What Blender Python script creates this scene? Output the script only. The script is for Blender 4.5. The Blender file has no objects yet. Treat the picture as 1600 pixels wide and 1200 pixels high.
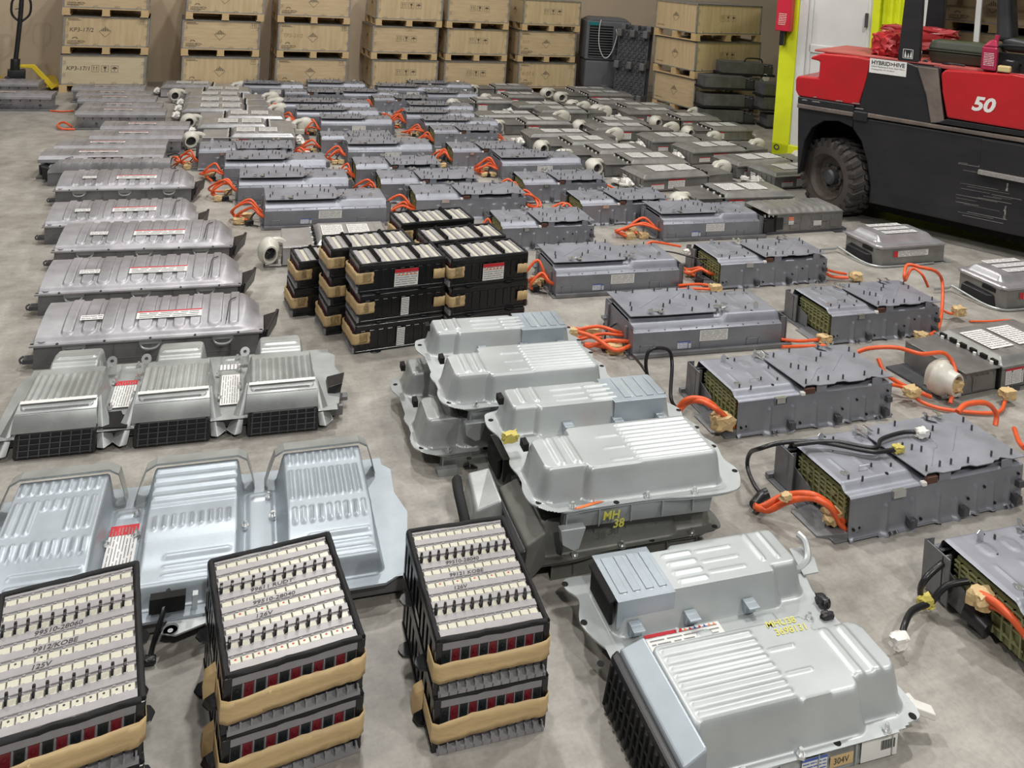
import bpy, bmesh, math, random
import numpy as np
from mathutils import Matrix, Vector
PI = math.pi
SC = bpy.context.scene
C = SC.collection
random.seed(7)
# ---------------------------------------------------------------- camera
F_, H_, ROLL, PITCH, YAW = 1290.0, 2.1, 0.068, math.radians(1.5), math.radians(-22.3)
CYP = -62.0 + F_ * math.tan(PITCH)            # principal point row (rising-front view: the frame looks down by lens shift)
fw = Vector((-math.sin(YAW) * math.cos(PITCH), math.cos(YAW) * math.cos(PITCH), -math.sin(PITCH)))
rt = Vector((math.cos(YAW), math.sin(YAW), 0)); up = rt.cross(fw)
R2 = math.cos(ROLL) * rt + math.sin(ROLL) * up
U2 = -math.sin(ROLL) * rt + math.cos(ROLL) * up
cam = bpy.data.cameras.new('camera'); camo = bpy.data.objects.new('camera', cam); C.objects.link(camo)
camo.matrix_world = Matrix(((R2.x, U2.x, -fw.x, 0), (R2.y, U2.y, -fw.y, 0), (R2.z, U2.z, -fw.z, H_), (0, 0, 0, 1)))
cam.sensor_width = 36; cam.sensor_fit = 'HORIZONTAL'; cam.lens = F_ * 36 / 1600
cam.shift_x = 0; cam.shift_y = -(600 - CYP) / 1600
cam.clip_start = 0.05; cam.clip_end = 200
SC.camera = camo

def P(x, y, z=0.0):                            # pixel of the photograph + known height -> point in the hall
    d = fw * F_ + R2 * (x - 800) - U2 * (y - CYP)
    t = (z - H_) / d.z
    return Vector((d.x * t, d.y * t, z))
def pxx(p):
    q = Vector(p) - Vector((0, 0, H_)); return 800 + F_ * q.dot(R2) / q.dot(fw)
# ---------------------------------------------------------------- world, lamps, exposure
SC.view_settings.view_transform = 'Standard'; SC.view_settings.look = 'None'
SC.view_settings.exposure = 0.0; SC.view_settings.gamma = 1.0; SC.view_settings.use_curve_mapping = False
W = bpy.data.worlds.new('world'); SC.world = W; W.use_nodes = True
W.node_tree.nodes['Background'].inputs[0].default_value = (0.93, 0.96, 1.0, 1)
W.node_tree.nodes['Background'].inputs[1].default_value = 0.085
def lamp(x, y, z, e, s=0.4, col=(1.0, 0.975, 0.94)):
    l = bpy.data.lights.new('ceiling_lamp', 'AREA'); l.energy = e; l.size = s; l.shape = 'DISK'; l.color = col
    o = bpy.data.objects.new('ceiling_lamp', l); C.objects.link(o); o.location = (x, y, z)
for lx, ly, le in ((-3.6, 2.6, 230), (1.0, 5.4, 270), (5.4, 3.4, 330), (-2.5, 8.2, 190), (2.2, 9.4, 210), (5.4, 7.6, 130), (0.2, -2.6, 420), (4.2, -2.2, 330)):
    lamp(lx, ly, 6.2, le * 0.64)

# ---------------------------------------------------------------- materials
MT = {}
def mat(name, col, rough=0.5, metal=0.0, var=0.0, vscale=8.0, col2=None, bump=0.0, bscale=60.0, spec=0.5, trans=0.0, stretch=None, rvar=0.0, thr=(0.35, 0.7)):
    m = bpy.data.materials.new(name); m.use_nodes = True; nt = m.node_tree; N = nt.nodes; Lk = nt.links
    b = N['Principled BSDF']; b.inputs['Roughness'].default_value = rough; b.inputs['Metallic'].default_value = metal
    b.inputs['Specular IOR Level'].default_value = spec
    c1 = (*col, 1)
    tc = N.new('ShaderNodeTexCoord'); src = tc.outputs['Object']
    if stretch:
        mp = N.new('ShaderNodeMapping'); mp.inputs['Scale'].default_value = stretch; Lk.new(src, mp.inputs[0]); src = mp.outputs[0]
    nz = N.new('ShaderNodeTexNoise'); nz.inputs['Scale'].default_value = vscale; nz.inputs['Detail'].default_value = 6; nz.inputs['Roughness'].default_value = 0.6
    Lk.new(src, nz.inputs['Vector'])
    rp = N.new('ShaderNodeValToRGB'); rp.color_ramp.elements[0].position = thr[0]; rp.color_ramp.elements[1].position = thr[1]
    if col2 is None: col2 = tuple(max(0, c * (1 - var)) for c in col)
    rp.color_ramp.elements[0].color = (*col2, 1); rp.color_ramp.elements[1].color = c1
    Lk.new(nz.outputs['Fac'], rp.inputs[0]); Lk.new(rp.outputs[0], b.inputs['Base Color'])
    if rvar:
        mr = N.new('ShaderNodeMapRange'); mr.inputs['To Min'].default_value = rough - rvar; mr.inputs['To Max'].default_value = rough + rvar
        Lk.new(nz.outputs['Fac'], mr.inputs['Value']); Lk.new(mr.outputs[0], b.inputs['Roughness'])
    if bump:
        n2 = N.new('ShaderNodeTexNoise'); n2.inputs['Scale'].default_value = bscale; n2.inputs['Detail'].default_value = 4; Lk.new(src, n2.inputs['Vector'])
        bp = N.new('ShaderNodeBump'); bp.inputs['Strength'].default_value = bump; bp.inputs['Distance'].default_value = 0.004
        Lk.new(n2.outputs['Fac'], bp.inputs['Height']); Lk.new(bp.outputs[0], b.inputs['Normal'])
    if trans: b.inputs['Transmission Weight'].default_value = trans
    MT[name] = m; return m
mat('galvanised', (0.30, 0.31, 0.345), 0.46, 0.55, 0.22, 5, bump=0.05, rvar=0.1)
mat('galvanised_lid', (0.34, 0.35, 0.395), 0.5, 0.5, 0.2, 7, bump=0.05, rvar=0.1)
mat('pale_zinc', (0.53, 0.56, 0.56), 0.44, 0.45, 0.15, 4, bump=0.03, rvar=0.09)
mat('pale_zinc_blue', (0.46, 0.515, 0.56), 0.44, 0.5, 0.25, 4, bump=0.06, rvar=0.1)
mat('grey_zinc', (0.47, 0.49, 0.48), 0.42, 0.5, 0.3, 5, bump=0.04, rvar=0.1)
mat('dull_zinc', (0.44, 0.43, 0.45), 0.45, 0.5, 0.36, 5, bump=0.06, rvar=0.1)
mat('dull_zinc_dark', (0.25, 0.25, 0.26), 0.5, 0.4, 0.4, 6, bump=0.06)
mat('olive_steel', (0.235, 0.23, 0.22), 0.45, 0.4, 0.3, 7, bump=0.05, rvar=0.1)
mat('olive_steel_light', (0.30, 0.295, 0.28), 0.42, 0.4, 0.3, 7, bump=0.05, rvar=0.1)
mat('silver_steel', (0.50, 0.50, 0.51), 0.33, 0.6, 0.2, 7, bump=0.05, rvar=0.1)
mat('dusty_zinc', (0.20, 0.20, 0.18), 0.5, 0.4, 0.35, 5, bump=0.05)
mat('dark_steel', (0.11, 0.11, 0.12), 0.5, 0.4, 0.4, 7)
mat('dusty_dark_steel', (0.15, 0.15, 0.155), 0.6, 0.3, 0.35, 9)
mat('bright_steel', (0.75, 0.76, 0.76), 0.25, 0.9, 0.1, 20)
mat('black_plastic', (0.018, 0.018, 0.02), 0.35, 0, 0.3, 9)
mat('black_gloss', (0.012, 0.012, 0.013), 0.22, 0, 0.3, 9, bump=0.25, bscale=14)
mat('black_matte', (0.01, 0.01, 0.011), 0.75, 0, 0.3, 9, bump=0.4, bscale=120)
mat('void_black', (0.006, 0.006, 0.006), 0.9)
mat('grey_plastic', (0.30, 0.29, 0.30), 0.45, 0, 0.2, 9)
mat('module_grey', (0.27, 0.26, 0.27), 0.42, 0, 0.15, 22)
mat('module_bar', (0.40, 0.385, 0.385), 0.38, 0.15, 0.15, 22)
mat('cell_cream', (0.64, 0.62, 0.50), 0.3, 0, 0.06, 30)
mat('cap_red', (0.19, 0.016, 0.025), 0.4, 0, 0.2, 30)
mat('cap_black', (0.014, 0.02, 0.021), 0.4)
mat('paper_tape', (0.64, 0.46, 0.23), 0.55, 0, 0.14, 6, bump=0.3, bscale=25, stretch=(1, 1, 4))
mat('white_plastic', (0.80, 0.78, 0.73), 0.35, 0, 0.08, 9)
mat('fan_cream', (0.66, 0.64, 0.56), 0.38, 0, 0.2, 9)
mat('orange_cable', (0.86, 0.13, 0.035), 0.4, 0, 0.2, 20)
mat('cell_frame_green', (0.27, 0.275, 0.13), 0.5, 0, 0.2, 9)
mat('label_white', (0.80, 0.79, 0.76), 0.45, 0, 0.07, 30)
mat('print_black', (0.03, 0.03, 0.03), 0.5)
mat('print_grey', (0.28, 0.28, 0.29), 0.5, 0, 0.3, 300)
mat('print_red', (0.55, 0.02, 0.03), 0.5)
mat('print_blue', (0.06, 0.12, 0.42), 0.5)
mat('print_orange', (0.85, 0.2, 0.05), 0.5)
mat('marker_yellow', (0.66, 0.62, 0.10), 0.6)
mat('yellow_tape', (0.62, 0.53, 0.12), 0.5, 0, 0.2, 9, bump=0.3, bscale=25)
mat('crate_ply', (0.60, 0.465, 0.28), 0.6, 0, 0, 2.2, col2=(0.50, 0.37, 0.215), stretch=(1.6, 1.6, 14), bump=0.05)
mat('crate_ply_vertical', (0.60, 0.47, 0.28), 0.6, 0, 0, 2.2, col2=(0.50, 0.375, 0.21), stretch=(12, 12, 1.2), bump=0.05)
mat('crate_ply_pale', (0.62, 0.54, 0.37), 0.6, 0, 0, 2.2, col2=(0.55, 0.46, 0.30), stretch=(1.6, 1.6, 14), bump=0.05)
mat('pine', (0.62, 0.46, 0.25), 0.65, 0, 0, 6, col2=(0.52, 0.36, 0.18), stretch=(1, 1, 8))
mat('edge_strip', (0.42, 0.41, 0.38), 0.4, 0.5, 0.3, 9)
mat('stamp_ink', (0.10, 0.075, 0.05), 0.7)
mat('stamp_brown', (0.36, 0.24, 0.13), 0.7)
mat('container_yellow', (0.78, 0.86, 0.02), 0.4, 0, 0.1, 4)
mat('door_white', (0.72, 0.72, 0.70), 0.4, 0, 0.08, 3)
mat('forklift_red', (0.52, 0.016, 0.022), 0.3, 0, 0, 3, col2=(0.36, 0.02, 0.022), thr=(0.2, 0.6))
mat('forklift_dust_red', (0.45, 0.12, 0.10), 0.6, 0, 0, 4, col2=(0.36, 0.06, 0.055))
mat('forklift_black', (0.014, 0.015, 0.019), 0.4, 0.1, 0, 3, col2=(0.028, 0.026, 0.028), thr=(0.3, 0.75), stretch=(1, 1, 3), rvar=0.1)
mat('forklift_dust', (0.21, 0.17, 0.145), 0.6, 0.1, 0.5, 5)
mat('scrape', (0.42, 0.40, 0.38), 0.5, 0.4, 0.3, 50)
mat('tyre', (0.04, 0.036, 0.034), 0.75, 0, 0.4, 9, bump=0.3, bscale=50)
mat('tyre_dusty', (0.085, 0.072, 0.062), 0.85, 0, 0.3, 5)
mat('rim', (0.15, 0.125, 0.105), 0.6, 0.2, 0.4, 6)
mat('bag_red', (0.58, 0.05, 0.055), 0.3, 0, 0.15, 9, bump=0.5, bscale=18)
mat('case_green', (0.055, 0.062, 0.042), 0.4, 0, 0.2, 3)
mat('jug_pink', (0.42, 0.03, 0.08), 0.25, 0, 0.1, 5)
mat('seat_black', (0.03, 0.032, 0.035), 0.5, 0, 0.2, 9)
mat('sponge', (0.62, 0.50, 0.24), 0.8, 0, 0.1, 40)
mat('jack_yellow', (0.72, 0.52, 0.02), 0.4, 0, 0.12, 6)
mat('cooler_grey', (0.125, 0.125, 0.135), 0.5, 0, 0.15, 4)
mat('teal', (0.01, 0.16, 0.17), 0.4)
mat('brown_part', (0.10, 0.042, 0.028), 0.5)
mat('red_cap', (0.80, 0.05, 0.02), 0.35)
mat('extinguisher_red', (0.60, 0.02, 0.05), 0.4)
# floor: worn concrete
def concrete():
    m = bpy.data.materials.new('concrete'); m.use_nodes = True; nt = m.node_tree; N = nt.nodes; Lk = nt.links; b = N['Principled BSDF']
    tc = N.new('ShaderNodeTexCoord')
    def noise(s, det=8, st=None):
        n = N.new('ShaderNodeTexNoise'); n.inputs['Scale'].default_value = s; n.inputs['Detail'].default_value = det; n.inputs['Roughness'].default_value = 0.62
        if st:
            mp = N.new('ShaderNodeMapping'); mp.inputs['Scale'].default_value = st; mp.inputs['Rotation'].default_value = (0, 0, 0.5); Lk.new(tc.outputs['Object'], mp.inputs[0]); Lk.new(mp.outputs[0], n.inputs['Vector'])
        else: Lk.new(tc.outputs['Object'], n.inputs['Vector'])
        return n
    a = noise(1.1); c = noise(7); s = noise(5, 6, (0.6, 9, 1)); f = noise(60, 3)
    r = N.new('ShaderNodeValToRGB'); e = r.color_ramp.elements; e[0].position = 0.38; e[0].color = (0.215, 0.20, 0.175, 1); e[1].position = 0.64; e[1].color = (0.47, 0.445, 0.40, 1)
    mx = N.new('ShaderNodeMix'); mx.data_type = 'FLOAT'; mx.inputs[0].default_value = 0.45; Lk.new(a.outputs['Fac'], mx.inputs[2]); Lk.new(c.outputs['Fac'], mx.inputs[3])
    mx2 = N.new('ShaderNodeMix'); mx2.data_type = 'FLOAT'; mx2.inputs[0].default_value = 0.1; Lk.new(mx.outputs[0], mx2.inputs[2]); Lk.new(s.outputs['Fac'], mx2.inputs[3])
    Lk.new(mx2.outputs[0], r.inputs[0])
    fr = N.new('ShaderNodeValToRGB'); fr.color_ramp.elements[0].position = 0.3; fr.color_ramp.elements[0].color = (0.8, 0.8, 0.8, 1); fr.color_ramp.elements[1].position = 0.6; fr.color_ramp.elements[1].color = (1, 1, 1, 1)
    Lk.new(f.outputs['Fac'], fr.inputs[0])
    mm = N.new('ShaderNodeMix'); mm.data_type = 'RGBA'; mm.blend_type = 'MULTIPLY'; mm.inputs[0].default_value = 0.7; Lk.new(r.outputs[0], mm.inputs[6]); Lk.new(fr.outputs[0], mm.inputs[7])
    Lk.new(mm.outputs[2], b.inputs['Base Color'])
    mr = N.new('ShaderNodeMapRange'); mr.inputs['To Min'].default_value = 0.22; mr.inputs['To Max'].default_value = 0.6; Lk.new(mx.outputs[0], mr.inputs[0]); Lk.new(mr.outputs[0], b.inputs['Roughness'])
    bp = N.new('ShaderNodeBump'); bp.inputs['Strength'].default_value = 0.12; bp.inputs['Distance'].default_value = 0.004; Lk.new(mx2.outputs[0], bp.inputs['Height']); Lk.new(bp.outputs[0], b.inputs['Normal'])
    MT['concrete'] = m
concrete()
mat('wall_beige', (0.56, 0.45, 0.32), 0.75, 0, 0.05, 1.5, bump=0.5, bscale=130)

# ---------------------------------------------------------------- mesh kit
class MB:
    def __init__(s): s.v = []; s.f = []; s.m = []; s.c = [0]
    def cut(s): s.c.append(len(s.f)); return s            # the next shapes belong to the next piece
    def each(s, name, mats, parent=None, *a, **k):        # one object per piece (per cut, else per loose shape)
        cuts = sorted(set(s.c + [len(s.f)])); groups = []
        if len(s.c) > 1: groups = [range(cuts[i], cuts[i + 1]) for i in range(len(cuts) - 1)]
        else:
            p = list(range(len(s.v)))
            def fd(x):
                while p[x] != x: p[x] = p[p[x]]; x = p[x]
                return x
            for f in s.f:
                for q in f[1:]: p[fd(q)] = fd(f[0])
            d = {}
            for i, f in enumerate(s.f): d.setdefault(fd(f[0]), []).append(i)
            groups = list(d.values())
        out = []
        for g in groups:
            n = MB(); mp = {}
            for i in g:
                for q in s.f[i]:
                    if q not in mp: mp[q] = len(n.v); n.v.append(s.v[q])
                n.f.append(tuple(mp[q] for q in s.f[i])); n.m.append(s.m[i])
            if n.f: out.append(n.build(name, mats, parent, *a, **k))
        return out
    def add(s, vs, fs, m=0):
        b = len(s.v); s.v += [tuple(p) for p in vs]; s.f += [tuple(b + i for i in f) for f in fs]; s.m += [m] * len(fs); return s
    def box(s, x0, x1, y0, y1, z0, z1, m=0):
        return s.hexa([(x0, y0, z0), (x1, y0, z0), (x1, y1, z0), (x0, y1, z0), (x0, y0, z1), (x1, y0, z1), (x1, y1, z1), (x0, y1, z1)], m)
    def hexa(s, p, m=0):
        return s.add(p, [(3, 2, 1, 0), (4, 5, 6, 7), (0, 1, 5, 4), (1, 2, 6, 5), (2, 3, 7, 6), (3, 0, 4, 7)], m)
    def prism(s, poly, a, b, m=0, ax='z', map=None):
        n = len(poly)
        def q(u, v, w):
            if map: return map(u, v, w)
            return (u, v, w) if ax == 'z' else ((u, w, v) if ax == 'y' else (w, u, v))
        vs = [q(u, v, a) for u, v in poly] + [q(u, v, b) for u, v in poly]
        fs = [tuple(range(n))[::-1], tuple(range(n, 2 * n))] + [(i, (i + 1) % n, n + (i + 1) % n, n + i) for i in range(n)]
        return s.add(vs, fs, m)
    def obox(s, c, ux, uy, uz, m=0):                      # oriented box: centre and three half-axes
        c, ux, uy, uz = map(Vector, (c, ux, uy, uz))
        return s.hexa([c - ux - uy - uz, c + ux - uy - uz, c + ux + uy - uz, c - ux + uy - uz, c - ux - uy + uz, c + ux - uy + uz, c + ux + uy + uz, c - ux + uy + uz], m)
    def tube(s, pts, r, seg=8, m=0, smooth=4, close=False):
        pts = [Vector(p) for p in pts]
        if smooth > 1 and len(pts) > 2:
            out = []; n = len(pts)
            for i in range(n - 1):
                p0 = pts[max(i - 1, 0)]; p1 = pts[i]; p2 = pts[i + 1]; p3 = pts[min(i + 2, n - 1)]
                for k in range(smooth):
                    t = k / smooth
                    out.append(0.5 * ((2 * p1) + (p2 - p0) * t + (2 * p0 - 5 * p1 + 4 * p2 - p3) * t * t + (3 * p1 - p0 - 3 * p2 + p3) * t ** 3))
            out.append(pts[-1]); pts = out
        n = len(pts); vs = []; nrm = None
        for i, p in enumerate(pts):
            t = (pts[min(i + 1, n - 1)] - pts[max(i - 1, 0)])
            t = t.normalized() if t.length > 1e-9 else Vector((0, 0, 1))
            if nrm is None:
                nrm = t.cross(Vector((0, 0, 1)))
                if nrm.length < 0.1: nrm = t.cross(Vector((1, 0, 0)))
            nrm = (nrm - t * nrm.dot(t)).normalized(); bn = t.cross(nrm)
            rr = r[min(i, len(r) - 1)] if isinstance(r, (list, tuple)) else r
            for k in range(seg):
                a = 2 * PI * k / seg; vs.append(p + nrm * (rr * math.cos(a)) + bn * (rr * math.sin(a)))
        fs = [(i * seg + k, i * seg + (k + 1) % seg, (i + 1) * seg + (k + 1) % seg, (i + 1) * seg + k) for i in range(n - 1) for k in range(seg)]
        fs += [tuple(range(seg))[::-1], tuple((n - 1) * seg + k for k in range(seg))]
        return s.add(vs, fs, m)
    def cyl(s, a, b, r, r2=None, seg=12, m=0):
        return s.tube([a, b], [r, r if r2 is None else r2], seg, m, 1)
    def lathe(s, prof, o, ax, seg=24, m=0):               # prof: (radius, along axis)
        ax = Vector(ax).normalized(); u = ax.cross(Vector((0, 0, 1)))
        if u.length < 0.1: u = ax.cross(Vector((1, 0, 0)))
        u.normalize(); w = ax.cross(u); o = Vector(o); n = len(prof)
        vs = [o + ax * h + (u * math.cos(2 * PI * k / seg) + w * math.sin(2 * PI * k / seg)) * r for r, h in prof for k in range(seg)]
        fs = [(i * seg + k, i * seg + (k + 1) % seg, (i + 1) * seg + (k + 1) % seg, (i + 1) * seg + k) for i in range(n - 1) for k in range(seg)]
        return s.add(vs, fs, m)
    def field(s, xs, ys, Z, m=0, mask=None):
        nx, ny = len(xs), len(ys); b = len(s.v)
        s.v += [(float(xs[i]), float(ys[j]), float(Z[j, i])) for j in range(ny) for i in range(nx)]
        for j in range(ny - 1):
            for i in range(nx - 1):
                if mask is None or mask[j:j + 2, i:i + 2].any():
                    s.f.append((b + j * nx + i, b + j * nx + i + 1, b + (j + 1) * nx + i + 1, b + (j + 1) * nx + i)); s.m.append(m)
        return s
    def lump(s, c, sx, sy, sz, seed=0, m=0, n=4):         # crumpled packet
        rd = random.Random(seed); vs = []; idx = {}; fs = []
        def vid(p):
            k = tuple(round(t, 4) for t in p)
            if k not in idx:
                q = Vector(p); q = q * (0.75 + 0.25 / max(q.length, 0.5)); j = 0.22
                q += Vector((rd.uniform(-j, j), rd.uniform(-j, j), rd.uniform(-j, j)))
                idx[k] = len(vs); vs.append((c[0] + q.x * sx, c[1] + q.y * sy, c[2] + q.z * sz))
            return idx[k]
        for a in range(3):
            for sg in (-1, 1):
                for i in range(n):
                    for j in range(n):
                        def pt(u, v):
                            q = [0, 0, 0]; q[a] = sg; q[(a + 1) % 3] = -1 + 2 * u / n; q[(a + 2) % 3] = -1 + 2 * v / n; return q
                        f = (vid(pt(i, j)), vid(pt(i + 1, j)), vid(pt(i + 1, j + 1)), vid(pt(i, j + 1)))
                        fs.append(f if sg > 0 else f[::-1])
        return s.add(vs, fs, m)
    def build(s, name, mats, parent=None, smooth=35, bev=0, segs=2, loc=None):
        if isinstance(mats, str): mats = [mats]
        me = bpy.data.meshes.new(name); me.from_pydata(s.v, [], s.f)
        for q in mats: me.materials.append(MT[q])
        if len(mats) > 1: me.polygons.foreach_set('material_index', [min(k, len(mats) - 1) for k in s.m])
        if bev:
            bm = bmesh.new(); bm.from_mesh(me); bmesh.ops.recalc_face_normals(bm, faces=bm.faces)
            ed = [e for e in bm.edges if len(e.link_faces) == 2 and e.calc_face_angle(0) > 0.6]
            try: bmesh.ops.bevel(bm, geom=ed, offset=bev, segments=segs, affect='EDGES', clamp_overlap=True, profile=0.5)
            except Exception: pass
            bm.to_mesh(me); bm.free()
        if smooth:
            me.polygons.foreach_set('use_smooth', [True] * len(me.polygons))
            try: me.set_sharp_from_angle(angle=math.radians(smooth))
            except Exception: pass
        me.update()
        o = bpy.data.objects.new(name, me); C.objects.link(o)
        if parent: o.parent = parent
        if loc: o.location = loc
        return o
def text_mesh(body, size, fr, mb, m=0, italic=0.0, bold=0.0):
    """Adds the lettering BODY to mesh kit MB; FR maps (u, v) on the surface to a point."""
    cu = bpy.data.curves.new('lettering', 'FONT'); cu.body = body; cu.size = size; cu.shear = italic; cu.offset = bold; cu.resolution_u = 3
    o = bpy.data.objects.new('lettering', cu); C.objects.link(o)
    dg = bpy.context.evaluated_depsgraph_get(); me = bpy.data.meshes.new_from_object(o.evaluated_get(dg))
    vs = [fr(v.co.x, v.co.y) for v in me.vertices]; fs = [tuple(p.vertices) for p in me.polygons]
    wd = max((v.co.x for v in me.vertices), default=0)
    bpy.data.objects.remove(o); bpy.data.curves.remove(cu); bpy.data.meshes.remove(me)
    mb.add(vs, fs, m); return wd
def prop(o, label=None, cat=None, group=None, kind=None):
    if label: o['label'] = label
    if cat: o['category'] = cat
    if group: o['group'] = group
    if kind: o['kind'] = kind
    return o
def thing(name, loc=(0, 0, 0), rz=0.0, label=None, cat=None, group=None):
    o = bpy.data.objects.new(name, None); o.empty_display_size = 0.1; C.objects.link(o); o.location = loc; o.rotation_euler = (0, 0, rz)
    return prop(o, label, cat, group)
def dup(o, parent=None):
    c = o.copy(); C.objects.link(c); c.parent = parent
    for ch in list(o.children): dup(ch, c)
    return c
_used = {}
def inst(proto):                                          # the first use takes the original itself
    if proto.name not in _used: _used[proto.name] = 1; return proto
    return dup(proto)
def place(root, A, ang, sx=1.0, sy=1.0, sz=1.0, z=0.0):
    root.location = (A[0], A[1], z); root.rotation_euler = (0, 0, ang); root.scale = (sx, sy, sz); return root
# stamped-metal helpers (all in metres, vectorised)
def sst(t): t = np.clip(t, 0, 1); return t * t * (3 - 2 * t)
def rbox(X, Y, x0, x1, y0, y1, r):
    cx, cy = (x0 + x1) / 2, (y0 + y1) / 2; qx = np.abs(X - cx) - (x1 - x0) / 2 + r; qy = np.abs(Y - cy) - (y1 - y0) / 2 + r
    return np.hypot(np.maximum(qx, 0), np.maximum(qy, 0)) + np.minimum(np.maximum(qx, qy), 0) - r
def plat(X, Y, x0, x1, y0, y1, wall, r=0.04): return sst(-rbox(X, Y, x0, x1, y0, y1, r) / wall)
def bar(X, Y, x0, x1, y0, y1, w=0.006): return sst(-rbox(X, Y, x0, x1, y0, y1, min(x1 - x0, y1 - y0) * 0.49) / w)
def lines_label(mb, u0, u1, v0, v1, fr, rows=7, seed=1, red=False, m_w=0, m_k=1, m_r=2, off=0.0008):
    """White sticker with printed rows: FR(u, v, height above the surface) -> point."""
    q = lambda a, b, c, d, h, m: mb.add([fr(a, c, h), fr(b, c, h), fr(b, d, h), fr(a, d, h)], [(0, 1, 2, 3)], m)
    q(u0, u1, v0, v1, off, m_w); rd = random.Random(seed); w = u1 - u0; h = v1 - v0
    top = v1 - 0.04 * h
    if red: q(u0, u1, v1 - 0.16 * h, v1, off * 2, m_r); top = v1 - 0.2 * h
    rh = (top - v0 - 0.06 * h) / rows
    for i in range(rows):
        vv = top - (i + 1) * rh; u = u0 + 0.04 * w
        while u < u1 - 0.1 * w:
            l = rd.uniform(0.05, 0.3) * w; e = min(u + l, u1 - 0.04 * w); q(u, e, vv + 0.3 * rh, vv + 0.62 * rh, off * 2, m_k); u = e + rd.uniform(0.01, 0.05) * w
# ================================================================ the hall
def struct(o): o['kind'] = 'structure'; return o
mb = MB(); mb.add([(-14, -4, 0), (22, -4, 0), (22, 12.95, 0), (-14, 12.95, 0), (-14, -4, -.1), (22, -4, -.1), (22, 12.95, -.1), (-14, 12.95, -.1)], [(0, 1, 2, 3), (7, 6, 5, 4), (0, 4, 5, 1), (1, 5, 6, 2), (2, 6, 7, 3), (3, 7, 4, 0)])
struct(mb.build('floor', 'concrete', smooth=0))
mb = MB(); mb.box(-14, 6.72, 12.9, 13.1, 0, 7); mb.box(6.74, 22, 12.9, 13.1, 0, 7); mb.box(6.715, 6.745, 12.905, 13.1, 0, 7)
struct(mb.build('wall_back', 'wall_beige', smooth=0))

# ================================================================ cables and tape (children of the pack they hang from)
def cable_run(parent, pts, r=0.011, mats='orange_cable', name='power_cable', world=False, seg=8, smooth=6):
    mb = MB(); mb.tube(pts, r, seg, 0, smooth)
    o = mb.build(name, mats, parent, 60)
    return o
def tape_wad(parent, c, s=0.03, seed=0, name='tape_wrap', mt='paper_tape'):
    mb = MB(); mb.lump(c, s * 1.3, s * 0.9, s * 0.8, seed); return mb.build(name, mt, parent, 20)
def cluster_left(parent, seed, rise=0.12, reach=0.2, D=0.38, n=3):
    """Orange leads looping out of the open end at x = 0 and back, with taped ends."""
    rd = random.Random(seed)
    for k in range(n):
        y0 = rd.uniform(0.04, 0.16); y1 = y0 + rd.uniform(0.02, 0.14); rr = reach * rd.uniform(.7, 1.1); h = rise * rd.uniform(.6, 1.15)
        e = (-rr * rd.uniform(.5, .9), y1 - rd.uniform(0, .14), 0.025)
        c = cable_run(parent, [(0.05, y0, 0.05), (-0.03, y0 - .01, 0.06 + h * .3), (-rr * .5, y0 + .03, h), (-rr, (y0 + y1) / 2, h * .55), (-rr * .95, y1, 0.03), e], rd.uniform(0.008, 0.0105))
        if k != 1: tape_wad(c, e, rd.uniform(.022, .034), seed * 7 + k)
    b = MB(); b.tube([(0.03, 0.22, 0.1), (-0.06, 0.2, 0.06), (-0.1, 0.1, 0.015), (-0.04, 0.03, 0.012)], 0.006, 6, 0, 5); b.obox((-0.09, 0.1, 0.02), (.025, .01, 0), (-.006, .018, 0), (0, 0, .016))
    b.build('signal_cable', 'black_plastic', parent, 50)

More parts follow.
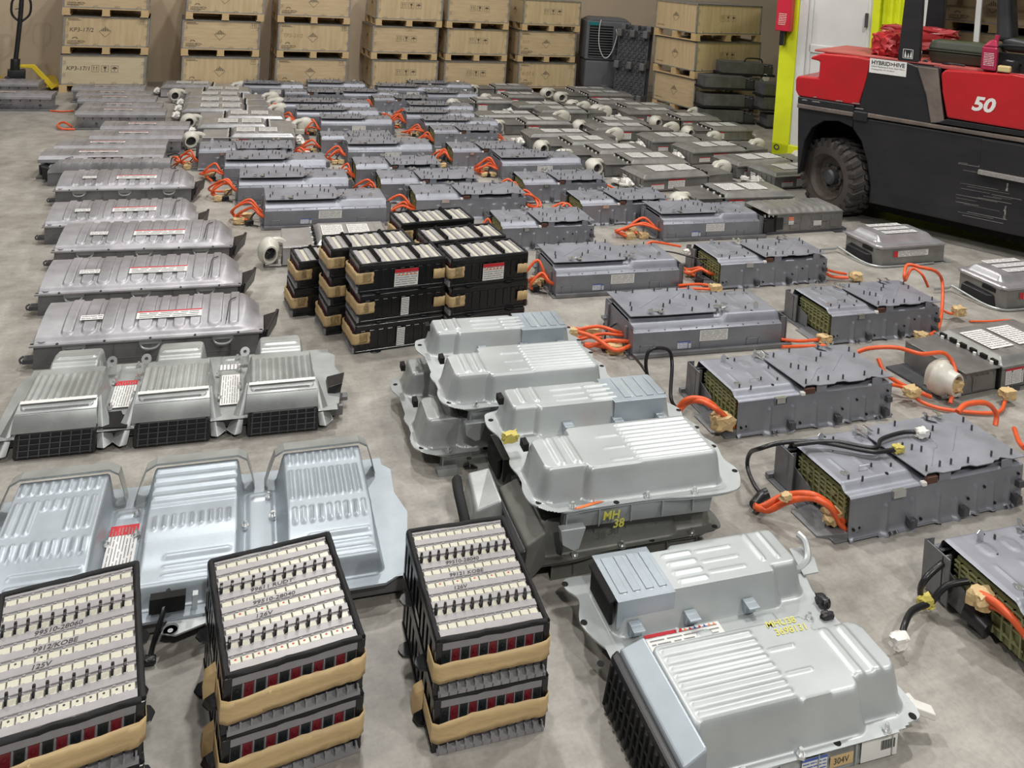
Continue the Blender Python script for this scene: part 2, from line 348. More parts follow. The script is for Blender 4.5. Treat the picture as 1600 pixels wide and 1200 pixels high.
# ================================================================ kind 1: grey pack with a bolted plate (D)
def zD(X, Y):
    """Lid of the grey pack: shoulder, high part over x < .36 and flat rest."""
    z = 0.168 + 0.024 * plat(X, Y, -0.02, 0.36, 0.03, 0.37, 0.03, 0.03) + 0.012 * plat(X, Y, 0.34, 0.93, 0.075, 0.33, 0.02, 0.02)
    z = z - 0.028 * plat(X, Y, -0.05, 0.95, 0.345, 0.45, 0.02, 0.01)
    for x in (.06, .17, .27): z = z + 0.004 * bar(X, Y, x, x + 0.015, 0.08, 0.2) + 0.003 * bar(X, Y, x + .02, x + 0.075, 0.23, 0.3)
    return z
def make_D(detail=True, kind=0):
    R = thing('battery_pack')
    D, L = 0.38, 0.90
    nx, ny = (110, 50) if detail else (60, 26)
    xs = np.linspace(0, L, nx); ys = np.linspace(0, D, ny); X, Y = np.meshgrid(xs, ys); Z = zD(X, Y)
    Z[0, :] = 0.16; Z[-1, :] = 0.132
    m = MB(); m.field(xs, ys, Z)
    m.build('lid', 'galvanised_lid', R, 50)
    m = MB()                                             # pressed front panel with upright ribs
    fx = np.linspace(0, L, nx); fz = np.linspace(0.0, 0.162, 26); FX, FZ = np.meshgrid(fx, fz); d = np.zeros_like(FX)
    for x in (.16, .29, .42, .52, .62, .71, .80): d += 0.009 * bar(FX, FZ, x, x + 0.03, -0.03, 0.125 if x != .52 else .09, 0.006)
    d += 0.005 * bar(FX, FZ, .03, .065, .03, .07, .006)
    d += 0.014 * sst((0.022 - FZ) / 0.02)                 # foot flange
    scal = 0.010 * (np.sin(FX * 21) > 0.2) * (FZ < 0.012)
    vs = np.array([(FX[j, i], -d[j, i], FZ[j, i] + scal[j, i]) for j in range(26) for i in range(nx)])
    m.add(vs.tolist(), [(j * nx + i, j * nx + i + 1, (j + 1) * nx + i + 1, (j + 1) * nx + i) for j in range(25) for i in range(nx - 1)])
    m.box(0.0, L, 0.001, 0.004, 0.006, 0.16)
    m.build('front_panel', 'galvanised', R, 50)
    if detail:
        m = MB()
        for x, z in ((.022, .045), (.047, .05), (.355, .03), (.60, .07), (.75, .028), (.872, .13), (.685, .105)): m.cyl((x, -.0065, z), (x, 0, z), .0055, seg=12)
        for x, y in ((.12, .24), (.23, .06), (.30, .26), (.16, .33)): m.cyl((x, y, .19), (x, y, .1935), .007, seg=12)
        m.each('hole', 'void_black', R, 30)
    m = MB()                                             # rear panel: folded band
    m.prism([(D, 0.02), (D + .012, .02), (D + .014, .135), (D - .004, .142), (D - .03, .15), (D - .034, .144), (D - .006, .134), (D, .12)], 0.0, L, ax='x', map=lambda u, v, w: (w, u, v))
    for k in range(9): m.cyl((0.05 + k * .095, D + .001, .142), (0.05 + k * .095, D + .006, .146), .004, seg=6)
    for k in (.14, .5, .78): m.box(k, k + .08, D + .012, D + .017, .06, .066); m.box(k, k + .006, D + .012, D + .017, .03, .066); m.box(k + .074, k + .08, D + .012, D + .017, .03, .066)
    m.build('rear_panel', 'galvanised', R, 30, bev=.0012)
    m = MB(); m.box(-0.06, L + 0.02, 0.0, D + .03, 0.0, 0.008); m.box(-0.06, L, D + .012, D + .034, .004, .026)
    m.hexa([(-.1, .05, .0), (0, .0, .0), (0, .2, .0), (-.1, .2, .0), (-.1, .05, .006), (0, .0, .035), (0, .2, .02), (-.1, .2, .006)])
    m.build('base_tray', 'dull_zinc_dark', R, 0, bev=.002)
    # two closed sides
    m = MB(); m.box(L - .003, L, 0, D, .008, .165); m.box(L, L + .012, .05, .07, .01, .16); m.box(L, L + .012, .3, .32, .01, .14); m.box(L - .002, L + .03, .02, .06, .06, .075)
    m.build('end_panel', 'galvanised', R, 30, bev=.001)
    m = MB()                                             # green cell frame behind the open end
    m.box(.02, .034, .03, .3, .02, .16)
    for k in range(8): m.box(.006, .02, .035 + k * .034, .041 + k * .034, .03, .15)
    for z in (.05, .09, .112, .128, .144): m.box(.008, .02, .03, .3, z, z + .006)
    for y in (.1, .24): m.cyl((.004, y, .125), (.02, y, .125), .011, seg=10)
    m.build('cell_frame', 'cell_frame_green', R, 30)
    m = MB(); m.box(.04, L - .01, .01, D - .01, .01, .14); m.build('inner_core', 'void_black', R, 0)
    m = MB(); m.box(-.035, .0, D - .075, D - .07, .012, .16); m.box(-.035, -.03, D - .1, D + .01, .012, .165)
    m.hexa([(-.03, D, .01), (0.0, D, .01), (0.0, D + .004, .01), (-.03, D + .004, .01), (-.035, D, .17), (0, D, .17), (0, D + .004, .17), (-.035, D + .004, .17)])
    m.hexa([(-.012, .2, .012), (-.006, .2, .012), (-.006, D, .012), (-.012, D, .012), (-.012, .2, .08), (-.006, .2, .08), (-.006, D, .13), (-.012, D, .13)])
    m.build('side_bracket', 'dull_zinc_dark', R, 30)
    # bolted plate overhanging the front
    m = MB(); rd = random.Random(3)
    x0, x1 = (.36, .895); fp = []
    for k in range(25):
        t = k / 24; fp.append((x0 + (x1 - x0) * t, -.006 + .012 * (math.sin(t * 19) > .3) + (.01 if abs(t - .8) < .05 else 0)))
    m.prism(fp + [(x1, .33), (x1 - .2, .338), (x0 + .03, .335), (x0 - .02, .27)], .198, .2015)
    for a, b2, c, d2 in ((.44, .04, .56, .14), (.62, .1, .8, .24)):
        n = 14; m.tube([(a + (c - a) * t / n, b2 + (d2 - b2) * t / n, .2015) for t in range(n + 1)], .0022, 6, 0, 1)
    m.tube([(.55 + .05 * math.cos(t * PI / 8), .19 + .06 * math.sin(t * PI / 8), .2012) for t in range(17)], .002, 5, 0, 1)
    m.box(x0 + .08, x0 + .14, .001, .003, .14, .198); m.box(x1 - .12, x1 - .06, .001, .003, .15, .198)
    m.build('mounting_plate', 'galvanised_lid', R, 30)
    m = MB(); rows = [(.39, .02), (.47, .03), (.53, .03), (.61, .02), (.75, .03), (.85, .02), (.42, .17), (.45, .15), (.48, .13), (.6, .2), (.66, .24), (.84, .2), (.86, .26), (.4, .28), (.52, .31), (.7, .31)]
    for x, y in rows: m.cyl((x, y, .2), (x, y, .224), .0042, seg=7)
    for x, y in ((.05, .07), (.1, .05), (.2, .11), (.28, .09), (.31, .2), (.18, .3)): m.cyl((x, y, .188), (x, y, .207), .004, seg=7)
    m.each('stud', 'dark_steel', R, 30)
    m = MB(); m.box(.372, .43, -.003, .012, .162, .188); m.build('resistor', 'brown_part', R, 0, bev=.002)
    m = MB(); m.box(.35, .372, -.006, .012, .158, .175); m.build('connector', 'white_plastic', R, 0, bev=.003)
    m = MB()                                             # small fittings: tabs, clips, crushed bracket
    m.prism([(.10, .0), (.13, .0), (.13, .03), (.12, .04), (.11, .04), (.10, .03)], 0, .003, map=lambda u, v, w: (u, .30 + w, .19 + v))
    m.cut(); m.box(.2, .26, -.012, -.008, .14, .163); m.box(.2, .26, -.012, .012, .163, .166); m.box(.2, .206, -.012, .0, .14, .163); m.box(.254, .26, -.012, 0, .14, .163)
    for x, y in ((.33, .30), (.74, .31)):
        m.cut()
        for k in range(5):
            a = rd.uniform(0, 3); m.obox((x + rd.uniform(-.03, .04), y + rd.uniform(-.02, .02), .212 + rd.uniform(-.006, .01)), (.02 * math.cos(a), .02 * math.sin(a), .003), (-.008 * math.sin(a), .008 * math.cos(a), .002), (0, 0, .002))
    m.cut(); m.cyl((.06, .1, .188), (.06, .1, .194), .018, seg=14); m.cyl((.06, .1, .194), (.06, .1, .197), .009, seg=10)
    m.cut(); m.tube([(.13, .1, .19), (.13, .1, .21), (.18, .1, .21), (.18, .1, .19)], .0025, 5, 0, 1)
    m.each('bracket', 'bright_steel', R, 30)
    m = MB()
    for x in (.28, .55, .84): m.cut(); m.hexa([(x, -.03, .02), (x + .004, -.03, .02), (x + .004, 0, .02), (x, 0, .02), (x, -.028, .045), (x + .004, -.028, .045), (x + .004, 0, .055), (x, 0, .055)]); m.box(x + .004, x + .03, -.03, -.003, .02, .05)
    for x in (.19, .215, .8, .825): m.cut(); m.cyl((x, -.026, .012), (x, -.018, .02), .007, seg=8)
    m.cut(); m.box(.86, .89, -.02, 0, .08, .105)
    m.each('clip', 'dark_steel', R, 30)
    m = MB(); fr = lambda u, v, h: (L - u, D + .0145 + h, v)
    lines_label(m, .39, .56, .068, .128, fr, 7, 4); m.build('warning_label', ['label_white', 'print_grey', 'print_red'], R, 0)
    m = MB(); lines_label(m, .26, .34, .035, .072, fr, 3, 5, True); m.build('barcode_label', ['label_white', 'print_blue', 'print_blue'], R, 0)
    return R
def make_D_bare():
    """The same pack as it shows far off: same silhouette, fewer parts."""
    return make_D(False)

# ================================================================ kind 2: low dark pack with blower (E)
def make_E(body, lid, blower=True, name='battery_pack'):
    R = thing(name); D = .40
    m = MB(); m.box(0.005, .26, .02, D - .02, .01, .135)
    m.prism([(.0, .0), (.27, .0), (.27, D), (.0, D - .04)], .128, .134)
    for k in range(6): m.cyl((.03 + k * .042, .02, .1), (.03 + k * .042, .012, .1), .005, seg=6)
    m.box(.08, .2, .014, .02, .02, .1)
    m.build('control_box', body, R, 0, bev=.006)
    x0, x1 = .275, .90
    m = MB(); m.box(x0, x1, 0, D, .012, .135)
    for k in (.08, .16, .4, .47, .54): m.cyl((x0 + k, -.001, .1), (x0 + k, -.004, .1), .006, seg=6); m.box(x0 + k - .001, x0 + k + .001, -.0025, 0, .02, .1)
    for k in range(5): m.box(x1, x1 + .006, .05 + k * .07, .075 + k * .07, .02, .12)
    m.build('casing', body, R, 0, bev=.003)
    m = MB(); xs = np.linspace(x0 - .012, x1 + .004, 90); ys = np.linspace(-.012, D + .012, 50); X, Y = np.meshgrid(xs, ys)
    Z = .136 + .034 * plat(X, Y, x0 - .012, x1 + .004, -.006, D + .006, .05, .02)
    for k in (.10, .22, .34, .46): Z += .004 * bar(X, Y, x0 + k, x0 + k + .05, .06, D - .06, .008)
    m.field(xs, ys, Z)
    m.prism([(-.012, .136), (-.012, .124), (-.006, .124), (-.006, .137)], x0 - .012, x1 + .004, map=lambda u, v, w: (w, u, v))
    m.prism([(D + .012, .136), (D + .012, .124), (D + .006, .124), (D + .006, .137)], x0 - .012, x1 + .004, map=lambda u, v, w: (w, u, v))
    m.build('lid', lid, R, 40)
    m = MB()
    for k in range(6): m.box(x0 - .022, x0 - .004, .02 + k * .062, .055 + k * .062, .138, .158)
    m.box(x0 - .012, x0, .005, D - .005, .02, .13); m.build('gasket', 'void_black', R, 0)
    m = MB()
    for k in range(4): m.cut(); m.cyl((x0 - .03, .04 + k * .1, .135), (x0 - .03, .04 + k * .1, .15), .009, seg=8)
    m.cut()
    m.tube([(.93, .3, .05), (.96, .24, .1), (.99, .3, .06), (1.0, .2, .04)], .014, 7)
    m.lump((.955, .22, .06), .03, .06, .03, 5); m.lump((.99, .1, .045), .02, .05, .02, 6)
    m.each('fitting', 'white_plastic', R, 40)
    m = MB(); ft = lambda u, v, h: (u, v, .1752 + h)
    lines_label(m, x0 + .05, x0 + .23, .10, .30, ft, 9, 11); m.build('rating_label', ['label_white', 'print_grey'], R, 0); m = MB(); lines_label(m, x0 + .27, x0 + .45, .10, .30, ft, 9, 12); m.build('rating_label', ['label_white', 'print_grey'], R, 0)
    m = MB(); ff = lambda u, v, h: (u, -.001 - h, v)
    lines_label(m, x0 + .03, x0 + .17, .03, .118, ff, 8, 13, True); m.build('warning_label', ['label_white', 'print_grey', 'print_red'], R, 0)
    m = MB(); fb = lambda u, v, h: (x0 + x1 - u, D + .001 + h, v)
    lines_label(m, x0 + .08, x0 + .2, .03, .08, fb, 3, 15, True); m.build('small_label', ['label_white', 'print_grey', 'print_red'], R, 0); m = MB(); lines_label(m, x0 + .24, x0 + .4, .03, .118, fb, 7, 16, True)
    m.build('side_label', ['label_white', 'print_grey', 'print_red'], R, 0); m = MB(); fe = lambda u, v, h: (x1 + .0065 + h, u, v); lines_label(m, .06, .13, .05, .1, fe, 2, 17); m.build('side_label', ['label_white', 'print_grey', 'print_red'], R, 0)
    m = MB(); m.box(-.14, .94, .03, D - .03, .0, .012); m.box(.9, 1.02, .08, .12, 0, .02)
    for k in (.3, .6): m.hexa([(k, -.02, 0), (k + .1, -.02, 0), (k + .13, 0, 0), (k - .03, 0, 0), (k, -.02, .006), (k + .1, -.02, .006), (k + .13, 0, .02), (k - .03, 0, .02)])
    m.build('base_tray', 'dark_steel', R, 0)
    if blower:
        m = MB()
        bc, ba = (-.095, -.03, .10), (-.16, .98, 0)
        m.lathe([(.047, 0), (.057, .0), (.060, .008), (.060, .03), (.066, .045), (.082, .06), (.088, .085), (.082, .12), (.06, .14), (.02, .145), (.0, .145)], bc, ba, 26)
        m.lathe([(.047, 0), (.045, .05), (.042, .09)], bc, ba, 22)
        m.box(-.1, .0, .07, .16, .015, .06); m.box(-.02, .02, .09, .17, .05, .11)
        m.tube([(-.08, .09, .15), (-.02, .1, .145), (.02, .13, .11)], .026, 8)
        m.build('blower', 'fan_cream', R, 40)
        m = MB(); m.lathe([(.0, .05), (.045, .05), (.042, .1)], bc, ba, 20)
        for k in range(7):
            a = k * 2 * PI / 7; m.obox((-.10 + .02 * math.cos(a), .012, .10 + .02 * math.sin(a)), (.018 * math.cos(a), 0, .018 * math.sin(a)), (.003 * math.sin(a), .002, -.003 * math.cos(a)), (-.004, .006, 0))
        m.build('blower_rotor', 'dark_steel', R, 30)
        m = MB(); m.box(-.13, .0, .02, .06, .008, .02); m.box(-.13, -.1, .02, .05, .01, .05); m.box(-.03, -.01, .01, .05, .01, .055)
        m.cyl((-.115, .015, .045), (-.115, .03, .045), .01, seg=8); m.build('blower_bracket', 'bright_steel', R, 0)
    return R

# ================================================================ kind 3: long ribbed cover (A)
def make_A():
    R = thing('battery_pack'); L, D = 1.02, .34
    xs = np.linspace(0, 1.0, 260); ys = np.linspace(0, D, 46); X, Y = np.meshgrid(xs, ys)
    prof = .128 + .062 * np.sin(np.clip((Y + .03) / .37, 0, 1) * PI * .62) ** 1.1
    b = np.zeros_like(X); cells = [(.10, .155), (.185, .25), (.265, .33), (.36, .42), (.43, .50), (.515, .565), (.59, .65), (.665, .72), (.75, .82), (.85, .90)]
    for a, c in cells: b += bar(X, Y, a, c, .035, D + .05, .007)
    Z = prof + .0085 * b
    endf = sst((.985 - X) / .10 + .35 * (1 - ((Y - .2) / .2) ** 2)); Z = .128 + (Z - .128) * np.clip(endf, 0, 1)
    Z = .126 + (Z - .126) * sst(Y / .03)
    ys = np.append(ys, [D + .006, D + .008]); Z = np.vstack([Z, Z[-1:] - .02, np.full((1, len(xs)), .115)]); m = MB(); m.field(xs, ys, Z); m.box(-.015, 1.015, -.018, .012, .119, .127); m.box(1.0, 1.02, .0, .2, .119, .127); m.box(-.015, .0, 0, .2, .119, .127)
    m.lathe([(.012, 0), (.02, 0), (.022, .006), (.012, .006)], (.03, .028, .128), (0, 0, 1), 16)
    m.build('ribbed_cover', 'dull_zinc', R, 40)
    m = MB(); m.prism([(0.012, .0), (0.0, .12), (D, .12), (D - .02, .0)], 0, 1.0, map=lambda u, v, w: (w, u, v))
    for k in (.18, .34, .5, .66, .82): m.box(k - .001, k + .001, -.002, .01, .01, .11)
    for z in (.03, .075): m.box(.06, .9, .004, .012, z, z + .003)
    m.build('casing', 'dull_zinc_dark', R, 0, bev=.003)
    for x in (.17, .5, .83):
        m = MB(); m.tube([(x - .045, -.004, .1), (x - .03, -.028, .088), (x, -.034, .084), (x + .03, -.028, .088), (x + .045, -.004, .1)], .005, 6); m.box(x - .05, x + .05, -.006, 0, .096, .116)
        m.build('handle', 'grey_zinc', R, 40)
    m = MB()
    for k in range(5): m.cut(); m.cyl((.1 + k * .2, -.012, .127), (.1 + k * .2, -.012, .133), .006, seg=6)
    m.cut(); m.box(.86, .87, -.004, .004, .01, .06)
    m.cut(); m.box(-.045, 0, .01, .06, .03, .05); m.tube([(-.05, .02, .03), (-.06, .03, .045), (-.05, .05, .05)], .005, 6)
    m.cut(); m.tube([(.84, .05, .17), (.845, .12, .19), (.85, .2, .205), (.88, .24, .205)], .003, 5)
    m.each('bracket', 'dark_steel', R, 0)
    m = MB()
    a = [(1.0, .0), (1.02, .03), (1.035, .17), (1.02, .2), (.99, .2)]
    m.hexa([(.995, .015, .03), (1.015, .015, .02), (1.06, .20, .02), (.995, .20, .03), (.99, .01, .10), (1.03, .0, .12), (1.085, .20, .135), (.995, .2, .11)])
    m.hexa([(1.02, .0, .06), (1.032, -.004, .06), (1.09, .2, .06), (1.075, .21, .06), (1.03, .0, .13), (1.042, -.004, .13), (1.1, .2, .145), (1.085, .21, .145)])
    m.build('air_duct', 'black_plastic', R, 0, bev=.004)
    def sl(x0, x1, y0, y1, seed, rows, red):
        q = MB(); h = lambda u: .1300 + .062 * math.sin(max(0, min(1, (u + .03) / .37)) * PI * .62) ** 1.1 + .0105
        y0b = y0
        fr = lambda u, v, w: (u, v, h(v) + w); lines_label(q, x0, x1, y0, y1, fr, rows, seed, red); return q
    sl(.42, .72, .10, .155, 3, 3, True).build('rating_label', ['label_white', 'print_grey', 'print_red'], R, 0)
    sl(.17, .27, .115, .15, 4, 2, False).build('barcode_label', ['label_white', 'print_grey'], R, 0)
    return R
# ================================================================ kind 4: long pack with a bright folded lip (B)
def make_B():
    R = thing('battery_pack'); L, D = 1.02, .30
    m = MB(); m.prism([(0.05, .0), (-.005, .145), (D, .145), (D, 0)], .02, L - .02, map=lambda u, v, w: (w, u, v))
    for k in range(11): m.box(.09 + k * .082, .092 + k * .082, .02, .04, .01, .1)
    m.build('casing', 'dull_zinc', R, 0, bev=.004)
    m = MB(); m.prism([(-.03, .14), (-.028, .17), (.012, .192), (.28, .188), (.3, .14)], 0, L, map=lambda u, v, w: (w, u, v))
    for k in range(8): m.prism([(.03, .19), (.03, .196), (.26, .194), (.26, .187)], .08 + k * .115, .14 + k * .115, map=lambda u, v, w: (w, u, v))
    m.build('lid', 'dull_zinc', R, 0, bev=.008, segs=3)
    m = MB()
    for k in range(9): m.cut(); m.cyl((.1 + k * .1, -.012, .118), (.1 + k * .1, .01, .12), .006, seg=8)
    for x in (.24, .44, .9): m.cut(); m.lathe([(.0, .012), (.014, .01), (.02, 0)], (x, .03, .07), (0, -1, .2), 12)
    m.cut(); m.tube([(.5, -.005, .07), (.53, -.02, .08), (.58, -.02, .085), (.62, -.005, .075)], .007, 6)
    m.each('bolt', 'dark_steel', R, 0)
    m = MB(); m.box(-.01, L + .02, -.01, D, 0, .02); m.build('base_tray', 'dull_zinc_dark', R, 0, bev=.003)
    m = MB(); lines_label(m, .3, .62, .1, .16, lambda u, v, h: (u, v, .197 + h), 3, 21, True); m.build('rating_label', ['label_white', 'print_grey', 'print_red'], R, 0)
    return R
# ================================================================ kind 5: small pack with a domed lid (G)
def make_G():
    R = thing('battery_pack'); L, D = .63, .36
    xs = np.linspace(-.03, L + .01, 90); ys = np.linspace(-.01, D + .02, 60); X, Y = np.meshgrid(xs, ys)
    Z = .15 + .012 * plat(X, Y, -.03, L, -.01, D + .02, .02, .05) + .045 * plat(X, Y, .0, L - .02, .04, D, .075, .06)
    for y in (.11, .19, .27): Z += .003 * bar(X, Y, .12, L - .1, y, y + .05, .006)
    m = MB(); m.field(xs, ys, Z); m.prism([(-.03, .02), (0, -.01), (L, -.01), (L, D), (0, D + .02), (-.03, D - .02)], .138, .152)
    m.build('domed_lid', 'silver_steel', R, 40)
    m = MB(); m.prism([(-.025, .03), (.01, 0), (L - .005, 0), (L - .005, D), (0, D)], .01, .14)
    m.box(-.02, -.012, .08, .3, .07, .076); m.build('casing', 'olive_steel_light', R, 0, bev=.006)
    m = MB(); m.hexa([(-.06, .1, .015), (0, .02, .01), (0, .3, .01), (-.06, .3, .015), (-.05, .1, .07), (0, .04, .09), (0, .3, .09), (-.05, .3, .075)]); m.build('vent_duct', 'black_plastic', R, 0, bev=.005)
    m = MB(); m.box(-.028, -.02, .06, .16, .1, .125); m.build('slot', 'void_black', R, 0)
    m = MB(); m.tube([(-.25, .34, .03), (-.12, .34, .03), (-.09, .33, .04), (-.09, .1, .02), (-.03, .0, .012), (.12, -.02, .01), (L * .8, -.02, .01)], .008, 6, 0, 4)
    m.prism([(L, -.02), (L + .05, -.03), (L + .06, .03), (L, .04)], .0, .01); m.build('mounting_rail', 'grey_zinc', R, 40)
    m = MB(); ft = lambda u, v, h: (u, v, .2115 + h)
    for y in (.105, .185, .265): lines_label(m, .14, .46, y, y + .055, ft, 3, int(y * 1000), False)
    m.build('rating_label', ['label_white', 'print_grey'], R, 0)
    m = MB(); lines_label(m, .12, .46, .07, .115, lambda u, v, h: (u, -.002 - h, v), 4, 9, False); m.add([(.12, -.004, .07), (.16, -.004, .07), (.16, -.004, .115), (.12, -.004, .115)], [(0, 1, 2, 3)], 2); m.build('warning_label', ['label_white', 'print_grey', 'print_red'], R, 0)
    return R
def make_F():
    R = thing('battery_pack'); L, D = .80, .34
    m = MB(); m.box(.14, L, 0, D, .02, .17)
    for k in range(6): m.box(.17 + k * .1, .24 + k * .1, -.004, .0, .03 + .01 * (k % 2), .06 + .02 * (k % 3)); m.box(.18 + k * .1, .25 + k * .1, -.004, .0, .09, .14 - .01 * (k % 2))
    m.build('casing', 'olive_steel', R, 0, bev=.006)
    m = MB(); xs = np.linspace(.06, L, 60); ys = np.linspace(0, D, 30); X, Y = np.meshgrid(xs, ys); m.field(xs, ys, .17 + .03 * plat(X, Y, .05, L + .02, .0, D, .06, .02) + .002 * np.sin(X * 90)); m.box(.06, L, -.003, .01, .162, .172); m.build('lid', 'olive_steel_light', R, 40)
    m = MB(); m.box(0, .13, .01, D, .02, .13); m.box(.0, .05, -.02, .1, .03, .11); m.box(.13, .2, -.006, 0, .04, .14); m.build('end_housing', 'black_plastic', R, 0, bev=.006)
    m = MB()
    for k in range(4): m.cyl((.04 + k * .04, .03, .14), (.04 + k * .04, .03, .158), .01, seg=8)
    m.build('bolts', 'bright_steel', R, 0)
    m = MB(); m.box(-.03, L + .05, .0, D, 0, .02); m.box(L - .1, L + .03, -.04, .0, 0, .01); m.build('base_tray', 'dark_steel', R, 0)
    m = MB(); ff = lambda u, v, h: (u, -.005 - h, v); lines_label(m, .25, .3, .08, .14, ff, 3, 3, False); m.add([(.25, -.0065, .115), (.3, -.0065, .115), (.3, -.0065, .14), (.25, -.0065, .14)], [(0, 1, 2, 3)], 2); lines_label(m, .5, .58, .06, .1, ff, 3, 5, False); m.build('warning_label', ['label_white', 'print_grey', 'print_orange'], R, 0)
    return R
# ================================================================ kind 6: cell module block (top tier shows cells)
def make_M(NC=11, NR=8):
    R = thing('battery_module_block'); W_, L, H = .315, .43, .15
    m = MB(); m.box(.012, W_ - .012, .01, L - .01, .016, .132); m.build('cell_core', 'module_grey', R, 0)
    cw = (W_ - .03) / NC; pitch = (L - .03) / NR
    for r in range(NR):
        y = .018 + r * pitch; m = MB()
        for c in range(NC): m.box(.015 + c * cw + .0015, .015 + (c + 1) * cw - .0015, y + pitch * .44, y + pitch * .84, .13, .1385)
        m.build('cell_row', 'cell_cream', R, 0, bev=.001, segs=1)
    for r in range(NR + 1):
        y = .014 + r * pitch; m = MB(); m.box(.013, W_ - .013, y, y + pitch * .42, .13, .1425)
        m.box(.013, W_ - .013, y - pitch * .12, y, .13, .1385); m.box(.013, W_ - .013, y + pitch * .42, y + pitch * .5, .13, .1385)
        for c in range(NC): m.box(.015 + c * cw + .004, .015 + (c + .4) * cw, y - .004, y + pitch * .42 + .005, .13, .1405)
        m.build('cross_bar', 'module_bar', R, 0)
    for r in (1, NR - 3):
        m = MB()
        y = .018 + r * pitch + pitch * .62
        for c in range(NC): x = .015 + (c + .15) * cw; m.obox((x, y, .148), (.0028, 0, 0), (0, .008, .002), (0, -.002, .013)); m.cyl((x, y, .15), (x, y + .002, .163), .0038, seg=7)
        m.build('terminal_row', 'black_plastic', R, 0)
    for yy, s in ((.004, -1), (L - .004, 1)):
        m = MB()
        for c in range(NC + 1): x = .015 + c * cw; m.box(x - .0015, x + .0015, min(yy, yy + s * .004), max(yy, yy + s * .004), .03, .122)
        m.box(.012, W_ - .012, min(yy, yy - s * .008), max(yy, yy - s * .008), .02, .125)
        m.box(.012, W_ - .012, min(yy, yy + s * .006), max(yy, yy + s * .006), .118, .136)
        m.build('end_frame', 'module_grey', R, 0)
    for yy, s in ((.0035, -1), (L - .0035, 1)):          # black and red cell ends side by side
        m = MB()
        for c in range(NC):
            x = .015 + c * cw; m.box(x + .003, x + cw - .003, min(yy, yy + s * .003), max(yy, yy + s * .003), .03, .116, c % 2)
            for z in (.1, .045): m.cyl((x + cw / 2, yy, z), (x + cw / 2, yy + s * .006, z), .0045, seg=8, m=c % 2)
        m.build('cell_ends', ['cap_black', 'cap_red'], R, 0)
    for y0, s in ((.006, -1), (L - .006, 1)):            # toothed bottom rail at both ends
        m = MB()
        a, b = sorted((y0, y0 + s * .02)); m.box(.01, W_ - .005, a, b, .002, .012); m.box(.01, W_ - .005, y0 - .002, y0 + .002, .002, .028)
        for c in range(NC + 2): x = .012 + c * (W_ - .025) / (NC + 1); m.box(x, x + .004, a, b, .002, .027)
        m.build('bottom_rail', 'grey_plastic', R, 0)
    # black side plates with upright channels and foot tabs
    for x, s in ((.012, -1), (W_ - .012, 1)):
        m = MB()
        q = lambda a, b: (min(x + s * a, x + s * b), max(x + s * a, x + s * b))
        a, b = q(0, .008); m.box(a, b, .004, L - .004, .0, .138)
        for k in range(9): a, b = q(.008, .014); m.box(a, b, .02 + k * .045, .044 + k * .045, .025, .112)
        a, b = q(.006, .016); m.box(a, b, .0, L, .115, .140); m.box(a, b, .0, L, .0, .012)
        for yc in (.1, .33):
            m.prism([(yc - .03, 0), (yc + .03, 0), (yc + .022, .022), (yc, .032), (yc - .022, .022)], .002, .006, map=lambda u, v, w: (x + s * (.014 + v), u, w))
        a, b = q(-.004, .014); m.box(a, b, -.004, .012, 0, .142); m.box(a, b, L - .012, L + .004, 0, .142)
        m.build('side_plate', 'black_gloss', R, 0, bev=.0015, segs=1)
    m = MB(); rd = random.Random(5)                     # black tape lining the rim
    for (xa, ya, xb, yb) in ((.005, .002, W_ - .005, .002), (.005, L - .002, W_ - .005, L - .002), (.004, .0, .004, L), (W_ - .004, 0, W_ - .004, L)):
        n = 14; m.tube([(xa + (xb - xa) * t / n + rd.uniform(-.0012, .0012), ya + (yb - ya) * t / n + rd.uniform(-.0012, .0012), .1425 + rd.uniform(-.001, .0015)) for t in range(n + 1)], .0075, 6, 0, 1)
    m.build('rim_tape', 'black_matte', R, 60)
    return R
def tape_band(parent, W_, side=.06, z0=.045, z1=.085, sag=.006, seed=0, tail=False, L=.43):
    """Brown paper tape across the short end y = 0, turned round both corners."""
    rd = random.Random(seed); m = MB(); n = 22; pth = []
    for k in range(5): pth.append((-.006, side * (1 - k / 4)))
    for k in range(1, n): pth.append((-.006 + (W_ + .012) * k / n, -.010 - rd.uniform(0, .003)))
    for k in range(5): pth.append((W_ + .006, side * .7 * k / 4))
    vs = []; T = len(pth)
    for i, (x, y) in enumerate(pth):
        t = i / (T - 1); up_ = .020 * t + .4 * sag * math.sin(t * 5 + seed); w = (z1 - z0) * (1 + .07 * math.sin(t * 8 + seed))
        for j in range(5):
            f = j / 4; vs.append((x, y - (.005 * abs(math.sin(f * 5 + t * 2.2))) + rd.uniform(-.001, .001), z0 + up_ + w * f))
    fs = [(i * 5 + j, (i + 1) * 5 + j, (i + 1) * 5 + j + 1, i * 5 + j + 1) for i in range(T - 1) for j in range(4)]
    m.add(vs, fs)
    if tail: m.hexa([(-.008, side, z0), (-.03, side + .02, z0 - .03), (-.03, side + .05, z0 - .02), (-.008, side + .03, z0 + .02), (-.006, side, z1), (-.026, side + .02, z1 - .03), (-.026, side + .05, z1 - .03), (-.006, side + .03, z1)])
    o = m.build('paper_tape', 'paper_tape', parent, 50)
    md = o.modifiers.new('thick', 'SOLIDIFY'); md.thickness = .001; md.offset = 0
    return o
